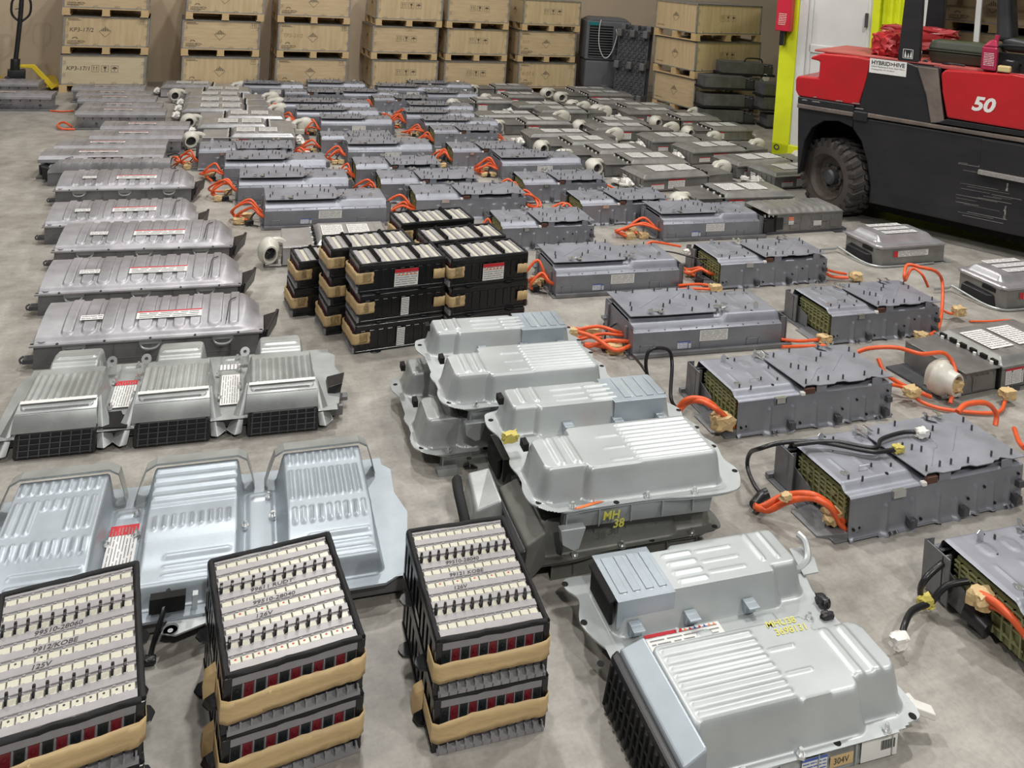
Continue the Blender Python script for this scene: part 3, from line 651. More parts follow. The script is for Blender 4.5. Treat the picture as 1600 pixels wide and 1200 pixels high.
def side_tape(parent, x, y0, y1, z0, z1, seed=0):
    rd = random.Random(seed); m = MB(); n = 8; ys = [y0 + (y1 - y0) * k / n for k in range(n + 1)]
    m.add([(x + .0015 * math.sin(k * 1.7 + seed), y, z0 + rd.uniform(-.002, .002)) for k, y in enumerate(ys)] + [(x + .0015 * math.sin(k * 1.7 + seed), y, z1 + rd.uniform(-.002, .002)) for k, y in enumerate(ys)], [(k, k + 1, n + 2 + k, n + 1 + k) for k in range(n)])
    o = m.build('paper_tape', 'paper_tape', parent, 50); md = o.modifiers.new('thick', 'SOLIDIFY'); md.thickness = .001; return o

# ================================================================ kind 7: pale two-hump pack (H)
def make_H(mir=False, fronttext=False, upper=False, zinc='pale_zinc', zinc2='pale_zinc_blue'):
    R = thing('battery_pack'); L, D = .80, .86; f0 = .055 if mir else .088; sh = 0 if mir else .045
    X_ = (lambda x: L - x) if mir else (lambda x: x)
    xs = np.linspace(.0, L, 150); ys = np.linspace(.0, D, 150); X, Y = np.meshgrid(xs, ys)
    XX = L - X if mir else X
    Z = .082 + 0 * X
    f = np.maximum(plat(XX, Y, .06, .62, f0, .395, .03, .05), plat(XX, Y, .40, .775, f0 + .025, .345, .035, .06))
    Z += .108 * f
    top = sst((f - .97) / .03)
    for k in range(10): Z += .0055 * bar(XX, Y, .10, .40, .085 + k * .0278, .1025 + k * .0278, .0055) * (f > .99)
    for k in range(3): Z += .0045 * bar(XX, Y, .41, .50, .11 + k * .08, .122 + k * .08, .005)
    Z += .006 * bar(XX, Y, .60, .635, .12, .31, .006) + .006 * bar(XX, Y, .66, .695, .12, .31, .006)
    Z -= .012 * sst((XX - .45) / .3) * sst((.085 - Y) / .03) * (f > .9) * .5
    r = np.maximum(plat(XX, Y, .055, .66, .525, .745, .03, .04), plat(XX, Y, .3, .765, .545, .765, .035, .05))
    Z += .100 * r
    for k in range(4): Z += .005 * bar(XX, Y, .29, .40, .57 + k * .037, .588 + k * .037, .005)
    for k in range(4): Z += .004 * bar(XX, Y, .085 + k * .045, .112 + k * .045, .56, .72, .005)
    for k in range(3): Z += .0045 * bar(XX, Y, .41, .55, .59 + k * .045, .602 + k * .045, .005)
    Z += .006 * bar(XX, Y, .61, .635, .60, .73, .006) + .005 * bar(XX, Y, .67, .69, .60, .73, .006)
    Z += .010 * plat(XX, Y, .10, .60, .425, .51, .012, .01) * (1 - f) * (1 - r)
    Z += .006 * bar(XX, Y, .3, .36, .45, .49, .006)
    mask = (rbox(XX, Y, .02, .785, .03 + sh, D - .08, .10) < 0)
    m = MB(); m.field(xs, ys, Z, 0, mask)
    m.build('pressed_lid', zinc, R, 55)
    m = MB()                                            # wavy flange with bolt tabs
    out = [(.0, .06), (.05, .015 + sh), (.2, .012 + sh), (.36, .032 + sh), (.6, .03 + sh), (.685, .028 + sh), (.74, .06 + sh * .6), (.79, .10), (.80, .18), (.785, .26), (.80, .36), (.77, .45), (.79, .56), (.815, .64), (.81, .71), (.79, .75), (.7, .77), (.5, .80), (.3, .78), (.1, .79), (.0, .79), (-.015, .75), (.01, .70), (-.02, .62), (-.005, .55), (-.03, .47), (-.01, .40), (-.035, .32), (-.015, .22), (-.03, .14)]
    if not mir: out = [(max(u, .035) if .1 < v < .5 and u < .1 else u, v) for u, v in out]
    def cat(pts, n=4):
        o2 = []; N = len(pts)
        for i in range(N):
            p0, p1, p2, p3 = (Vector(pts[(i + k) % N]) for k in (-1, 0, 1, 2))
            for k in range(n):
                t = k / n; o2.append(tuple(0.5 * ((2 * p1) + (p2 - p0) * t + (2 * p0 - 5 * p1 + 4 * p2 - p3) * t * t + (3 * p1 - p0 - 3 * p2 + p3) * t ** 3)))
        return o2
    fl = [(X_(u), v) for u, v in cat(out)]
    if mir: fl = fl[::-1]
    m.prism(fl, .0765, .0815); m.prism([(X_(u * .96 + .015), v * .98 + .006) for u, v in cat(out)], .068, .0715)
    m.build('flange', zinc, R, 30)
    m = MB()
    for u, v in ((-.015, .13), (-.02, .31), (-.02, .46), (-.01, .61), (-.01, .77), (.765, .1), (.79, .69), (.5, .04 + sh)): m.cyl((X_(u), v, .0815), (X_(u), v, .0825), .011, seg=12)
    m.each('bolt_hole', 'void_black', R, 0)
    m = MB()
    for u, v in ((.2, .034 + sh * .8), (.38, .045 + sh * .7), (.66, .045 + sh * .8), (.12, .47), (.25, .5), (.7, .46)): m.cut(); m.cyl((X_(u), v, .08), (X_(u), v, .088), .013, seg=6); m.cyl((X_(u), v, .088), (X_(u), v, .102), .006, seg=8)
    m.each('nut', 'bright_steel', R, 0)
    m = MB()                                            # tray
    tr = [(.14, .10 + sh), (.64, .09 + sh), (.72, .17), (.72, .42), (.70, .70), (.10, .70), (.06, .6), (.06, .14)]
    vs = [(X_(u * .9 + .03), v * .94 + .02, .0) for u, v in tr] + [(X_(u), v, .07) for u, v in tr]; n = 8
    m.add(vs, [tuple(range(n)), tuple(range(n, 2 * n))] + [(i, (i + 1) % n, n + (i + 1) % n, n + i) for i in range(n)])
    m.build('tray', 'black_plastic', R, 0, bev=.006)
    m = MB()                                            # front apron
    pr = [(.12, .04 + sh), (.685, .045 + sh), (.68, .09 + sh), (.14, .09 + sh)]
    vs = [(X_(u), v, .0) for u, v in pr] + [(X_(u), v, .07) for u, v in pr]
    if mir or upper: vs = [(X_(u), v + .02, -.012 if i in (0, 3) else .0) for i, (u, v) in enumerate(pr)] + [(X_(u), v, .07) for u, v in pr]
    m.hexa(vs)
    for k in range(5): u = .2 + k * .12; a, b = sorted((X_(u), X_(u + .004))); m.box(a, b, .034 + sh, .05 + sh, .01, .068)
    if mir: m.prism([(.62, .0), (.71, .0), (.70, -.05), (.66, -.075), (.64, -.07)], -.004, .03, map=lambda u, v, w: (X_(u), w + .012, v + .03)); 
    m.build('apron', zinc, R, 0, bev=.003)
    if not mir:                                         # sloped cover and finned vent on one end of both humps
        m = MB(); m.hexa([(.0, .05, .0), (.09, .06, .08), (.09, .40, .08), (.0, .42, .02), (.015, .055, .155), (.08, .05, .196), (.08, .40, .196), (.015, .42, .155)])
        m.build('vent_hood', zinc2, R, 0, bev=.008, segs=3)
        m = MB(); m.hexa([(-.03, .05, .0), (.01, .045, .0), (.01, .43, .0), (-.03, .42, .0), (-.012, .05, .14), (.015, .045, .15), (.015, .43, .15), (-.012, .42, .14)])
        m.build('vent_grille', 'black_plastic', R, 0, bev=.01, segs=3)
        m = MB()
        for k in range(13): y = .07 + k * .027; m.hexa([(-.036, y, .02), (-.03, y, .02), (-.03, y + .008, .02), (-.036, y + .008, .02), (-.020, y, .13), (-.012, y, .13), (-.012, y + .008, .13), (-.020, y + .008, .13)])
        for z in (.055, .09): m.box(-.034 + z * .1, -.02, .07, .4, z, z + .004)
        m.build('fins', 'void_black', R, 0)
        m = MB(); m.box(.05, .062, .56, .71, .10, .17); m.hexa([(.045, .555, .168), (.07, .555, .178), (.07, .72, .178), (.045, .72, .168), (.045, .555, .175), (.075, .555, .186), (.075, .72, .186), (.045, .72, .175)]); m.build('duct_opening', 'void_black', R, 0, bev=.004)
        m = MB(); m.box(.065, .26, .54, .544, .10, .186); m.box(.065, .262, .54, .742, .1825, .1855)
        for k in range(4): m.box(.085 + k * .045, .112 + k * .045, .57, .72, .185, .189)
        m.build('cover_plate', zinc2, R, 0, bev=.002)
        m = MB(); m.tube([(.76, .66, .1), (.80, .65, .085), (.86, .68, .09), (.88, .72, .12), (.87, .75, .13)], .012, 8); m.prism([(.8, .62), (.86, .62), (.89, .68), (.88, .74), (.83, .74)], .086, .09); m.build('hook_bracket', zinc, R, 40)
        m = MB(); m.lump((.78, .5, .095), .016, .02, .016, 3); m.lump((.76, .45, .09), .02, .01, .012, 5); m.build('wire_ends', 'black_plastic', R, 20)
    else:
        m = MB()
        for u, v in ((.755, .28), (.755, .64)): m.hexa([(X_(u), v, .165), (X_(u + .02), v, .165), (X_(u + .02), v + .05, .165), (X_(u), v + .05, .165), (X_(u), v, .192), (X_(u + .02), v, .19), (X_(u + .02), v + .05, .19), (X_(u), v + .05, .192)])
        m.each('slot', 'void_black', R, 0)
        m = MB(); m.lathe([(.022, 0), (.022, .018), (.014, .02), (.013, .006), (0, .006)], (X_(.40), .445, .09), (0, 0, 1), 10); m.build('cap', 'red_cap', R, 0)
        m = MB(); m.box(X_(.32), X_(.10), .532, .536, .10, .182); m.box(X_(.32), X_(.085), .532, .745, .180, .1835)
        for k in range(4): a, b = sorted((X_(.085 + k * .05), X_(.115 + k * .05))); m.box(a, b, .56, .73, .183, .1875)
        m.build('cover_plate', zinc2, R, 0, bev=.002)
    m = MB()
    for u in (.1, .29, .5):
        a, b = sorted((X_(u), X_(u + .04))); m.cut(); m.box(a, b, .515, .535, .09, .125); m.box(a, b, .492, .52, .118, .124)
    m.each('lug', zinc2, R, 0, bev=.002)
    return R

# ================================================================ kind 8: wide three-hump pack (T)
def make_T(kind):
    R = thing('battery_pack'); L, D = 1.32, .64
    nx, ny = 240, 120; xs = np.linspace(0, L, nx); G = kind == 'grille'; D = .52 if G else .64; ys = np.linspace(-.045 if G else 0, D, ny); X, Y = np.meshgrid(xs, ys); Z = .075 + 0 * X
    cs = (.20, .635, 1.08)
    for c in cs:
        if kind == 'grille':
            h = np.maximum(plat(X, Y, c - .16, c + .16, -.04, .33, .03, .04), plat(X, Y, c - .125, c + .125, .2, .51, .035, .05))
            Z += .105 * h + .012 * plat(X, Y, c - .12, c + .12, .31, .44, .025, .02)
            for k in range(10): Z += .0065 * bar(X, Y, c - .14 + k * .028, c - .124 + k * .028, .035, .255, .0055)
            Z += .006 * bar(X, Y, c - .08, c + .08, .36, .385, .007)
        else:
            h = plat(X, Y, c - .168, c + .168, .02, .60, .03, .03); hh = h * (.62 + .38 * sst((Y - .10) / .16))
            Z += .105 * hh
            ok = (h > .98)
            if c == cs[1]:
                for k in range(4): Z += .005 * bar(X, Y, c - .14, c + .14, .385 + k * .05, .41 + k * .05, .006)
                Z -= .006 * sst((.36 - Y) / .004) * ok * (Y > .2)
                for k in range(9): Z += .006 * bar(X, Y, c - .125 + k * .029, c - .109 + k * .029, .24, .31, .0055)
            else:
                for k in range(9): Z += .0065 * bar(X, Y, c - .13 + k * .029, c - .113 + k * .029, .49, .56, .0055)
                for k in range(9): Z += .0065 * bar(X, Y, c - .13 + k * .029, c - .113 + k * .029, .29 if not (2 < k < 6 and c == cs[0]) else .40, .46, .0055)
                for k in range(9): Z += .006 * bar(X, Y, c - .125 + k * .029, c - .109 + k * .029, .19, .255, .0055)
            for k in range(3): Z += .005 * bar(X, Y, c - .08, c + .13, .06 + k * .037, .082 + k * .037, .008)
    for a in ((cs[0] + cs[1]) / 2, (cs[1] + cs[2]) / 2):
        Z += .006 * plat(X, Y, a - .05, a + .05, .12, .52, .015, .02) + .004 * bar(X, Y, a - .03, a + .03, .46, .49, .01)
    m = MB(); m.field(xs, ys, Z); m.build('pressed_lid', 'grey_zinc' if kind == 'grille' else 'pale_zinc_blue', R, 55)
    m = MB(); fl = [(-.03, .04), (.06, -.02), (.36, -.015), (.42, .05), (.48, .05), (.52, -.02), (.8, -.02), (.86, .05), (.92, .04), (.96, -.02), (1.24, -.02), (1.33, .03), (1.35, .2), (1.37, .3), (1.34, .42), (1.35, .56), (1.30, .62), (.95, .61), (.85, .57), (.45, .57), (.38, .62), (.02, .62), (-.03, .5)]
    if G: fl = [(u, v * .84 - .02) for u, v in fl]
    m.prism(fl, .068, .0755); m.build('flange', 'grey_zinc' if kind == 'grille' else 'pale_zinc_blue', R, 0)
    m = MB(); m.box(.0, L, .03, D - .04, .0, .066); m.box(.03, L + .03, .01, .03, .015, .06); m.box(L + .0, L + .06, .1, .14, .03, .05); m.build('tray', 'dull_zinc_dark', R, 0, bev=.004)
    m = MB()
    for a in ((cs[0] + cs[1]) / 2, (cs[1] + cs[2]) / 2):
        for dx, y in ((-.04, .12), (.045, .2), (-.05, .33), (.03, .47), (.04, .36)): m.cut(); m.cyl((a + dx, y, .078), (a + dx, y, .09), .013, seg=6); m.cyl((a + dx, y, .09), (a + dx, y, .104), .006, seg=7)
    m.each('nut', 'bright_steel', R, 0)
    m = MB(); a = (cs[0] + cs[1]) / 2
    fr = lambda u, v, h: (a - .045 + u, .12 + v, .0825 + h)
    fr2 = lambda u, v, h: (a + .045 - v, (.10 if G else .12) + u * (.8 if G else 1), .0825 + h)
    lines_label(m, 0.02, .30, 0, .09, fr2, 8, 31); m.add([fr2(.25, 0, .0015), fr2(.30, 0, .0015), fr2(.30, .09, .0015), fr2(.25, .09, .0015)], [(0, 1, 2, 3)], 2)
    m.build('warning_label', ['label_white', 'print_grey', 'print_red'], R, 0)
    if kind == 'grille':
        m = MB(); a = (cs[1] + cs[2]) / 2; fr3 = lambda u, v, h: (a + .045 - v, .04 + u, .0825 + h); lines_label(m, 0.02, .28, 0, .08, fr3, 7, 33); lines_label(m, .33, .38, -.0, .09, fr3, 5, 34); m.build('warning_label', ['label_white', 'print_grey'], R, 0)
        for i, c in enumerate(cs):
            m = MB(); m.prism([(c - .14, -.03), (c + .16, -.03), (c + .155, .055), (c + .135, .068), (c - .12, .068), (c - .14, .055)], 0, .05, map=lambda u, v, w: (u, -.065 + w + .2 * (v + .0), .035 + v))
            m.build('vent_grille', 'black_plastic', R, 0, bev=.008, segs=2)
            m = MB()
            for k in range(8): x = c - .12 + k * .037; m.obox((x, -.0655 + .2 * .018, .053), (.0025, 0, 0), (0, .004, -.0015), (0, .009, .042))
            for k in range(4): z = -.018 + k * .021; m.obox((c + .01, -.0665 + .2 * z, .035 + z), (.135, 0, 0), (0, .005, -.002), (0, .0004, .0012))
            m.build('grille_bars', 'dark_steel', R, 0)
            m = MB()                                       # flared skirt and brow plate
            for s in (-1, 1):
                q = [(c + s * .14, .05, .17), (c + s * .165, .06, .10), (c + s * .20, -.055, .03), (c + s * .16, -.065, .02)]
                q2 = [(c + s * .15, .06, .18), (c + s * .18, .07, .09), (c + s * .225, -.045, .03), (c + s * .19, -.075, .02)]
                m.hexa([q[0], q[1], q[2], q[3], q2[0], q2[1], q2[2], q2[3]])
            m.hexa([(c - .145, .03, .178), (c + .145, .03, .178), (c + .145, -.02, .16), (c - .145, -.02, .16), (c - .145, .03, .186), (c + .145, .03, .186), (c + .15, -.028, .166), (c - .15, -.028, .166)])
            m.hexa([(c - .145, -.02, .16), (c + .145, -.02, .16), (c + .15, -.042, .10), (c - .15, -.042, .10), (c - .15, -.028, .166), (c + .15, -.028, .166), (c + .155, -.055, .10), (c - .155, -.055, .10)])
            m.build('brow_plate', 'grey_zinc', R, 30, bev=.006, segs=3)
            m = MB(); m.hexa([(c - .14, .01, .186), (c + .14, .014, .186), (c + .14, .034, .1875), (c - .14, .03, .1875), (c - .14, .01, .188), (c + .14, .014, .188), (c + .14, .034, .189), (c - .14, .03, .189)]); m.build('paper_strip', 'label_white', R, 0)
        m = MB(); a = (cs[0] + cs[1]) / 2; m.prism([(a - .06, -.03), (a + .05, -.04), (a + .05, .05), (a + .02, .06), (a + .01, .09), (a - .05, .09), (a - .05, .05), (a - .06, .03)], .0815, .0825); m.build('torn_opening', 'void_black', R, 0)
        for s, c in ((-1, cs[1] - .15), (-1, cs[2] - .16), (1, cs[0] + .14)):
            m = MB(); m.lathe([(.008, 0), (.02, 0), (.022, .012), (.008, .012)], (c, .42, .14), (0, -1, .5), 12); m.box(c - .012, c + .02, .41, .43, .09, .13); m.build('eyelet', 'bright_steel', R, 0)
        m = MB(); m.hexa([(1.28, .08, .03), (1.34, .10, .03), (1.34, .2, .03), (1.28, .22, .03), (1.29, .1, .1), (1.35, .09, .12), (1.37, .19, .12), (1.29, .2, .1)]); m.build('air_duct', 'black_plastic', R, 0, bev=.004)
    else:
        for c in cs:
            m = MB()
            rp = [(c - .205, .56, .08), (c - .19, .575, .13), (c - .172, .585, .178), (c - .14, .592, .192), (c + .14, .592, .192), (c + .172, .585, .178), (c + .19, .575, .13), (c + .205, .56, .08)]
            for i in range(7): a, b = Vector(rp[i]), Vector(rp[i + 1]); m.hexa([a + Vector((0, -.03, 0)), b + Vector((0, -.03, 0)), b + Vector((0, .034, -.012)), a + Vector((0, .034, -.012)), a + Vector((0, -.03, .008)), b + Vector((0, -.03, .008)), b + Vector((0, .034, -.004)), a + Vector((0, .034, -.004))])
            m.build('strap_bracket', 'grey_zinc', R, 40)
            m = MB(); m.box(c - .1, c - .0, -.004, .0235, .085, .128)
            m.build('cable_opening', 'void_black', R, 0)
        for c in cs[:2]:
            m = MB(); m.tube([(c - .05, .05, .12), (c - .06, -.01, .09), (c - .08, -.05, .03), (c - .085, -.08, .008)], .008, 7); m.lump((c - .085, -.085, .012), .016, .012, .01, 3); m.build('black_cable', 'black_plastic', R, 50)
            m = MB(); m.prism([(c - .06, -.06), (c - .02, -.075), (c + .12, -.03), (c + .12, .0), (c - .04, .0)], .062, .067); m.lathe([(.008, 0), (.02, 0), (.022, .006)], (c - .035, -.055, .067), (0, 0, 1), 14); m.box(c + .02, c + .035, .0, .02, .07, .12); m.build('hinge_bracket', 'pale_zinc', R, 30)
    return R
# ================================================================ place the packs
A0 = math.radians(-4.5)
GRP = {'D': 'grey bolted-plate battery packs on the floor', 'E': 'low dark battery packs with blowers', 'S': 'silver battery packs with blowers', 'A': 'long ribbed battery packs', 'B': 'long flat battery packs with folded lips', 'H': 'pale two-hump battery packs', 'T': 'wide three-hump battery packs', 'G': 'small domed battery packs', 'M': 'black cell blocks stacked three high', 'N': 'cell blocks with cream cells stacked two high'}
PROTO = {'D': make_D(True), 'd': make_D(False), 'E': make_E('olive_steel', 'olive_steel_light'), 'S': make_E('silver_steel', 'silver_steel'), 'A': make_A(), 'B': make_B()}
LEN = {'D': .90, 'd': .90, 'E': .90, 'S': .90, 'A': 1.0, 'B': 1.02}; DEP = {'D': .38, 'd': .38, 'E': .40, 'S': .40, 'A': .34, 'B': .30}
def solve_len(A, ang, xr):
    u = Vector((math.cos(ang), math.sin(ang), 0)); lo, hi = 0.02, 3.0
    for _ in range(40):
        mid = (lo + hi) / 2
        if pxx(A + u * mid) < xr: lo = mid
        else: hi = mid
    return lo
def pack(kind, xl, y, xr, z=0.0, flip=False, ang=A0, label='', span=None, zs=1.0, z0=0.0):
    """Front lower-left corner at the photograph's (xl, y), seen at height z; its front runs to column xr. SPAN: local x range that this front covers."""
    A = P(xl, y, z); A.z = 0; ln = solve_len(A, ang, xr); L = LEN[kind]; a, b = span or (0, L); s = ln / (b - a); s = min(max(s, .8), 1.2)
    r = inst(PROTO[kind]); u = Vector((math.cos(ang), math.sin(ang), 0)); v = Vector((-u.y, u.x, 0)); D = DEP[kind]
    if not flip: place(r, A - u * (a * s), ang, s, 1, zs, z0)
    else: place(r, A + u * (b * s) + v * D, ang + PI, s, 1, zs, z0)
    prop(r, label, 'battery', GRP[kind.upper()]); return r
ORD = ['first', 'second', 'third', 'fourth', 'fifth', 'sixth', 'seventh', 'eighth', 'ninth', 'tenth', 'eleventh', 'twelfth', 'thirteenth', 'fourteenth', 'fifteenth', 'sixteenth']
# near grey packs, each with its own leads
big = pack('D', 1324, 847, 1600, span=(0, .9), ang=math.radians(-2), label='large grey steel pack with black harness on top and green cell frame showing'); big.scale = (1, 1, 1)
mid = pack('D', 1150, 684, 1390, ang=math.radians(-3.5), label='grey steel pack with tall black cable loop and white blower fan behind')
c27 = pack('D', 1297, 538, 1465, ang=math.radians(-4), label='grey steel pack with an orange cable arching over its far end')
c26 = pack('D', 986, 558, 1217, flip=True, ang=math.radians(-5.8), label='grey steel pack with white and blue labels behind the pale two-hump packs')
c25 = pack('D', 866, 464, 1058, flip=True, ang=math.radians(-4.7), label='grey steel pack with plate and two labels next to the black cell stacks')
c24 = pack('D', 1124, 452, 1290, ang=math.radians(-3.6), label='grey steel pack in front of the domed pack, brown resistor under its plate')
c23 = pack('D', 1034, 377, 1184, flip=True, label='grey steel pack with yellowed band and labels, orange leads piled at its end')
# the one cut by the frame: open end towards the camera
rl = P(1470, 842, .19); a30 = math.radians(-4.7)
u = Vector((math.cos(a30), math.sin(a30), 0)); v = Vector((-u.y, u.x, 0)); b30 = inst(PROTO['D']) if False else dup(PROTO['D'])
q = rl - v * .355 - u * .0; place(b30, (q.x, q.y), a30, 1, 1, 1.05, 0); [bpy.data.objects.remove(c) for c in list(b30.children) if c.name.startswith('base_tray')]; prop(b30, 'grey steel pack cut off by the frame edge, white connector on black cable', 'battery', GRP['D'])
far_D = [('D', 908, 353, 1046, 0, 0, 'grey steel pack with pale green cell frame beside the white blower'), ('D', 783, 392, 902, 0, 0, 'grey steel pack half hidden behind the black cell stacks, cables on its lid'),
 ('d', 818, 318, 947, 0, 0, 'grey steel pack standing behind the pack with the green frame'), ('d', 781, 279, 905, 0, 1, 'grey steel pack with one white label beside the olive pack row'),
 ('d', 649, 345, 820, 0, 0, 'grey steel pack directly behind the black cell stacks'), ('d', 594, 318, 746, 0, 0, 'grey steel pack second row behind the black cell stacks'),
 ('d', 412, 358, 602, 0, 1, 'grey steel pack with two white labels above the cream blower fan'), ('d', 371, 319, 543, 0, 1, 'grey steel pack with white label, second behind the cream blower fan'),
 ('d', 349, 287, 508, 0, 1, 'grey steel pack with white label, third behind the cream blower fan'), ('d', 309, 267, 457, 0, 0, 'grey steel pack in front of the silver blower packs, wide plate'),
 ('d', 555, 293, 688, 0, 0, 'grey steel pack, brown resistor under plate, third behind the black stacks'), ('d', 707, 264, 820, 0, 0, 'grey steel pack between orange lead piles, middle of the hall'),
 ('d', 541, 256, 672, 0, 1, 'grey steel pack with white label fourth behind the black stacks'), ('d', 678, 232, 775, 0, 0, 'grey steel pack beside the tangle of orange leads, brown resistor'),
 ('d', 502, 246, 612, 0, 0, 'grey steel pack fifth behind the black stacks'), ('d', 672, 218, 787, 0, 1, 'grey steel pack with label just beyond the big orange tangle'),
 ('d', 501, 216, 613, 0, 1, 'grey steel pack with label sixth behind the black stacks'), ('d', 643, 204, 750, 0, 1, 'grey steel pack with label, second beyond the orange tangle'),
 ('d', 463, 201, 592, 0, 1, 'grey steel pack seventh in its file towards the crates'), ('d', 641, 191, 741, 0, 1, 'grey steel pack with label, third beyond the orange tangle'),
 ('d', 441, 187, 577, 0, 1, 'grey steel pack eighth in its file towards the crates'), ('d', 584, 177, 664, 0, 0, 'grey steel pack with studded plate, fourth beyond the orange tangle'),
 ('d', 532, 168, 620, 0, 1, 'grey steel pack with red end, third in front of the crates'), ('d', 448, 167, 540, 0, 0, 'grey steel pack with studded plate, second in front of the crates'),
 ('d', 376, 156, 470, 0, 1, 'grey steel pack with white label at the foot of the second crate column'), ('d', 480, 152, 570, 0, 1, 'grey steel pack at the foot of the third crate column'),
 ('d', 588, 155, 690, 0, 1, 'grey steel pack at the foot of the fourth crate column'), ('d', 672, 172, 742, 0, 1, 'grey steel pack with blank front beyond the orange tangle'), ('d', 640, 148, 735, 0, 1, 'grey steel pack touching the shade of the fifth crate column')]
farD = []
for i, (k, xl, y, xr, z, fl, lb) in enumerate(far_D): farD.append(pack(k, xl, y, xr, z, bool(fl), A0 + (.02 if i % 3 == 0 else 0), lb))
# olive packs: plain side towards the camera (span = casing + box), flipped ones show lid and end label
far_E = [(738, 150, 820, 0, 'at the foot of the fifth crate column'), (853, 150, 970, 0, 'at the foot of the sixth crate column'), (768, 167, 850, 0, 'second in front of the fifth crate column'), (884, 161, 985, 0, 'second in front of the sixth crate column'),
 (906, 177, 1000, 0, 'third in front of the cooler'), (943, 184, 1055, 0, 'beside the foot of the angled crates'), (722, 180, 811, 0, 'with papers, ahead of the fifth crate column'), (790, 210, 893, 0, 'with blower facing the camera beside the label-topped pack'),
 (911, 213, 1007, 0, 'with blower in the fourth olive row'), (855, 244, 963, 0, 'with blower, third row from the yellow-ended pack'), (888, 256, 1012, 0, 'with blower, red lead tucked at its fan'), (1030, 201, 1118, 0, 'with blower in front of the angled crates'),
 (1085, 221, 1173, 0, 'with blower, greenish, next to the dark stacks'), (944, 277, 1073, 0, 'with blower, beside the orange leads, white label'), (1084, 335, 1238, 0, 'with blower next to the forklift wheel row'),
 (814, 186, 888, 1, 'with two papers on its lid, far row'), (743, 201, 832, 1, 'with two papers, fan at the far end, beside the tangle'), (856, 199, 930, 1, 'with two papers in the third olive row'), (938, 226, 1030, 1, 'with one paper, plain ribbed end'),
 (821, 229, 915, 1, 'with two papers, end label visible'), (990, 198, 1068, 1, 'dark, just before the angled crates'), (1018, 240, 1095, 1, 'with a torn yellow-green end'), (1081, 258, 1170, 1, 'with ridged lid and white wires behind the post'),
 (1148, 280, 1245, 1, 'with ridged lid beside the yellow post'), (1222, 303, 1335, 1, 'partly behind the forklift wheel'), (1007, 302, 1118, 1, 'with two big papers and three front labels')]
farE = []
for xl, y, xr, fl, lb in far_E: farE.append(pack('E', xl, y, xr, 0, bool(fl), A0 + (.12 if y > 250 and fl else .02), 'low olive-grey pack ' + lb, span=(.275, .9) if fl else (0, .9)))
bigE = dup(PROTO['E']); pA = P(1506, 624, 0); place(bigE, (pA.x, pA.y), math.radians(1), 1, 1, 1); prop(bigE, 'low grey pack with cream blower and large white papers cut by the frame', 'battery', GRP['E'])
far_S = [(253, 156, 332, 1, 'very last silver pack with fan behind, near the first crates'), (284, 164, 392, 0, 'silver pack with cream fan facing the bare lane, second row'), (290, 168, 375, 1, 'silver pack with red-marked papers, third row'), (288, 177, 380, 1, 'silver pack with papers, fourth row'),
 (285, 191, 382, 1, 'silver pack with papers, fifth row, front labels'), (310, 204, 443, 0, 'silver pack with cream fan, sixth row'), (300, 220, 408, 1, 'silver pack with bright lip, seventh row'), (314, 236, 460, 0, 'silver pack with cream fan, last row before the grey packs'), (440, 419, 600, 0, 'silver-grey pack with large cream blower beside the black cell stacks')]
for xl, y, xr, fl, lb in far_S: pack('S', xl, y, xr, 0, bool(fl), A0, lb, span=(.275, .9) if fl else (0, .9))
# file of long packs along the bare lane
far_A = [(50, 580, 403, -5, 0, 'long ribbed pack next to the three-hump pack, black duct at its end'), (58, 495, 370, -5, 0, 'second long ribbed pack from the three-hump pack'), (83, 424, 357, -6, 0, 'third long ribbed pack, palest of the row'),
 (68, 383, 303, -3, 0, 'fourth long ribbed pack with faint yellow chalk marks'), (85, 323, 298, -4, 0, 'fifth long ribbed pack from the three-hump pack'), (73, 292, 264, -3, 1, 'long ribbed pack turned round, duct towards the bare lane')]
for xl, y, xr, an, fl, lb in far_A: pack('A', xl, y, xr, 0, bool(fl), math.radians(an), lb)
far_B = [(60, 248, 254, 'widest long flat pack, sloped grey front with dark bolts'), (84, 232, 258, 'long flat pack behind the widest one'), (139, 216, 275, 'long flat pack with dark end and black wires'), (165, 201, 266, 'long flat pack with white papers'),
 (117, 178, 257, 'long flat pack with orange lead by the lane, bright lip'), (126, 169, 250, 'fourth long flat pack from the crates'), (121, 157, 242, 'third long flat pack from the crates'), (119, 149, 226, 'second long flat pack from the crates'), (112, 139, 210, 'long flat pack touching the first crate pallet')]
farB = []
for xl, y, xr, lb in far_B: farB.append(pack('B', xl, y, xr, .17, False, A0 + .01, lb))
PROTO_B2 = PROTO['B']
for (x, y, lb) in ((80, 174, 'long flat pack standing alone across the bare lane'), (68, 147, 'long flat pack behind the lone one, by the pallet jack')):
    r = dup(PROTO_B2); A = P(x, y, 0); u = Vector((math.cos(A0), math.sin(A0), 0)); B = A - u * 1.02; place(r, (B.x, B.y), A0, 1, 1, 1); prop(r, lb, 'battery', GRP['B'])
# domed packs and the wrapped one
G0 = make_G(); A = P(1375, 418); place(G0, (A.x, A.y), math.radians(-2)); prop(G0, 'small silver domed pack with three papers near the forklift wheel', 'battery', GRP['G'])
G1 = dup(G0); A = P(1570, 486); place(G1, (A.x, A.y), math.radians(-2)); prop(G1, 'small silver domed pack cut by the frame, nearer the camera', 'battery', GRP['G'])
F0 = make_F(); A = P(1190, 368); place(F0, (A.x, A.y), math.radians(-2), 1.02); prop(F0, 'dark wrapped pack with orange sticker in front of the forklift wheel', 'battery')
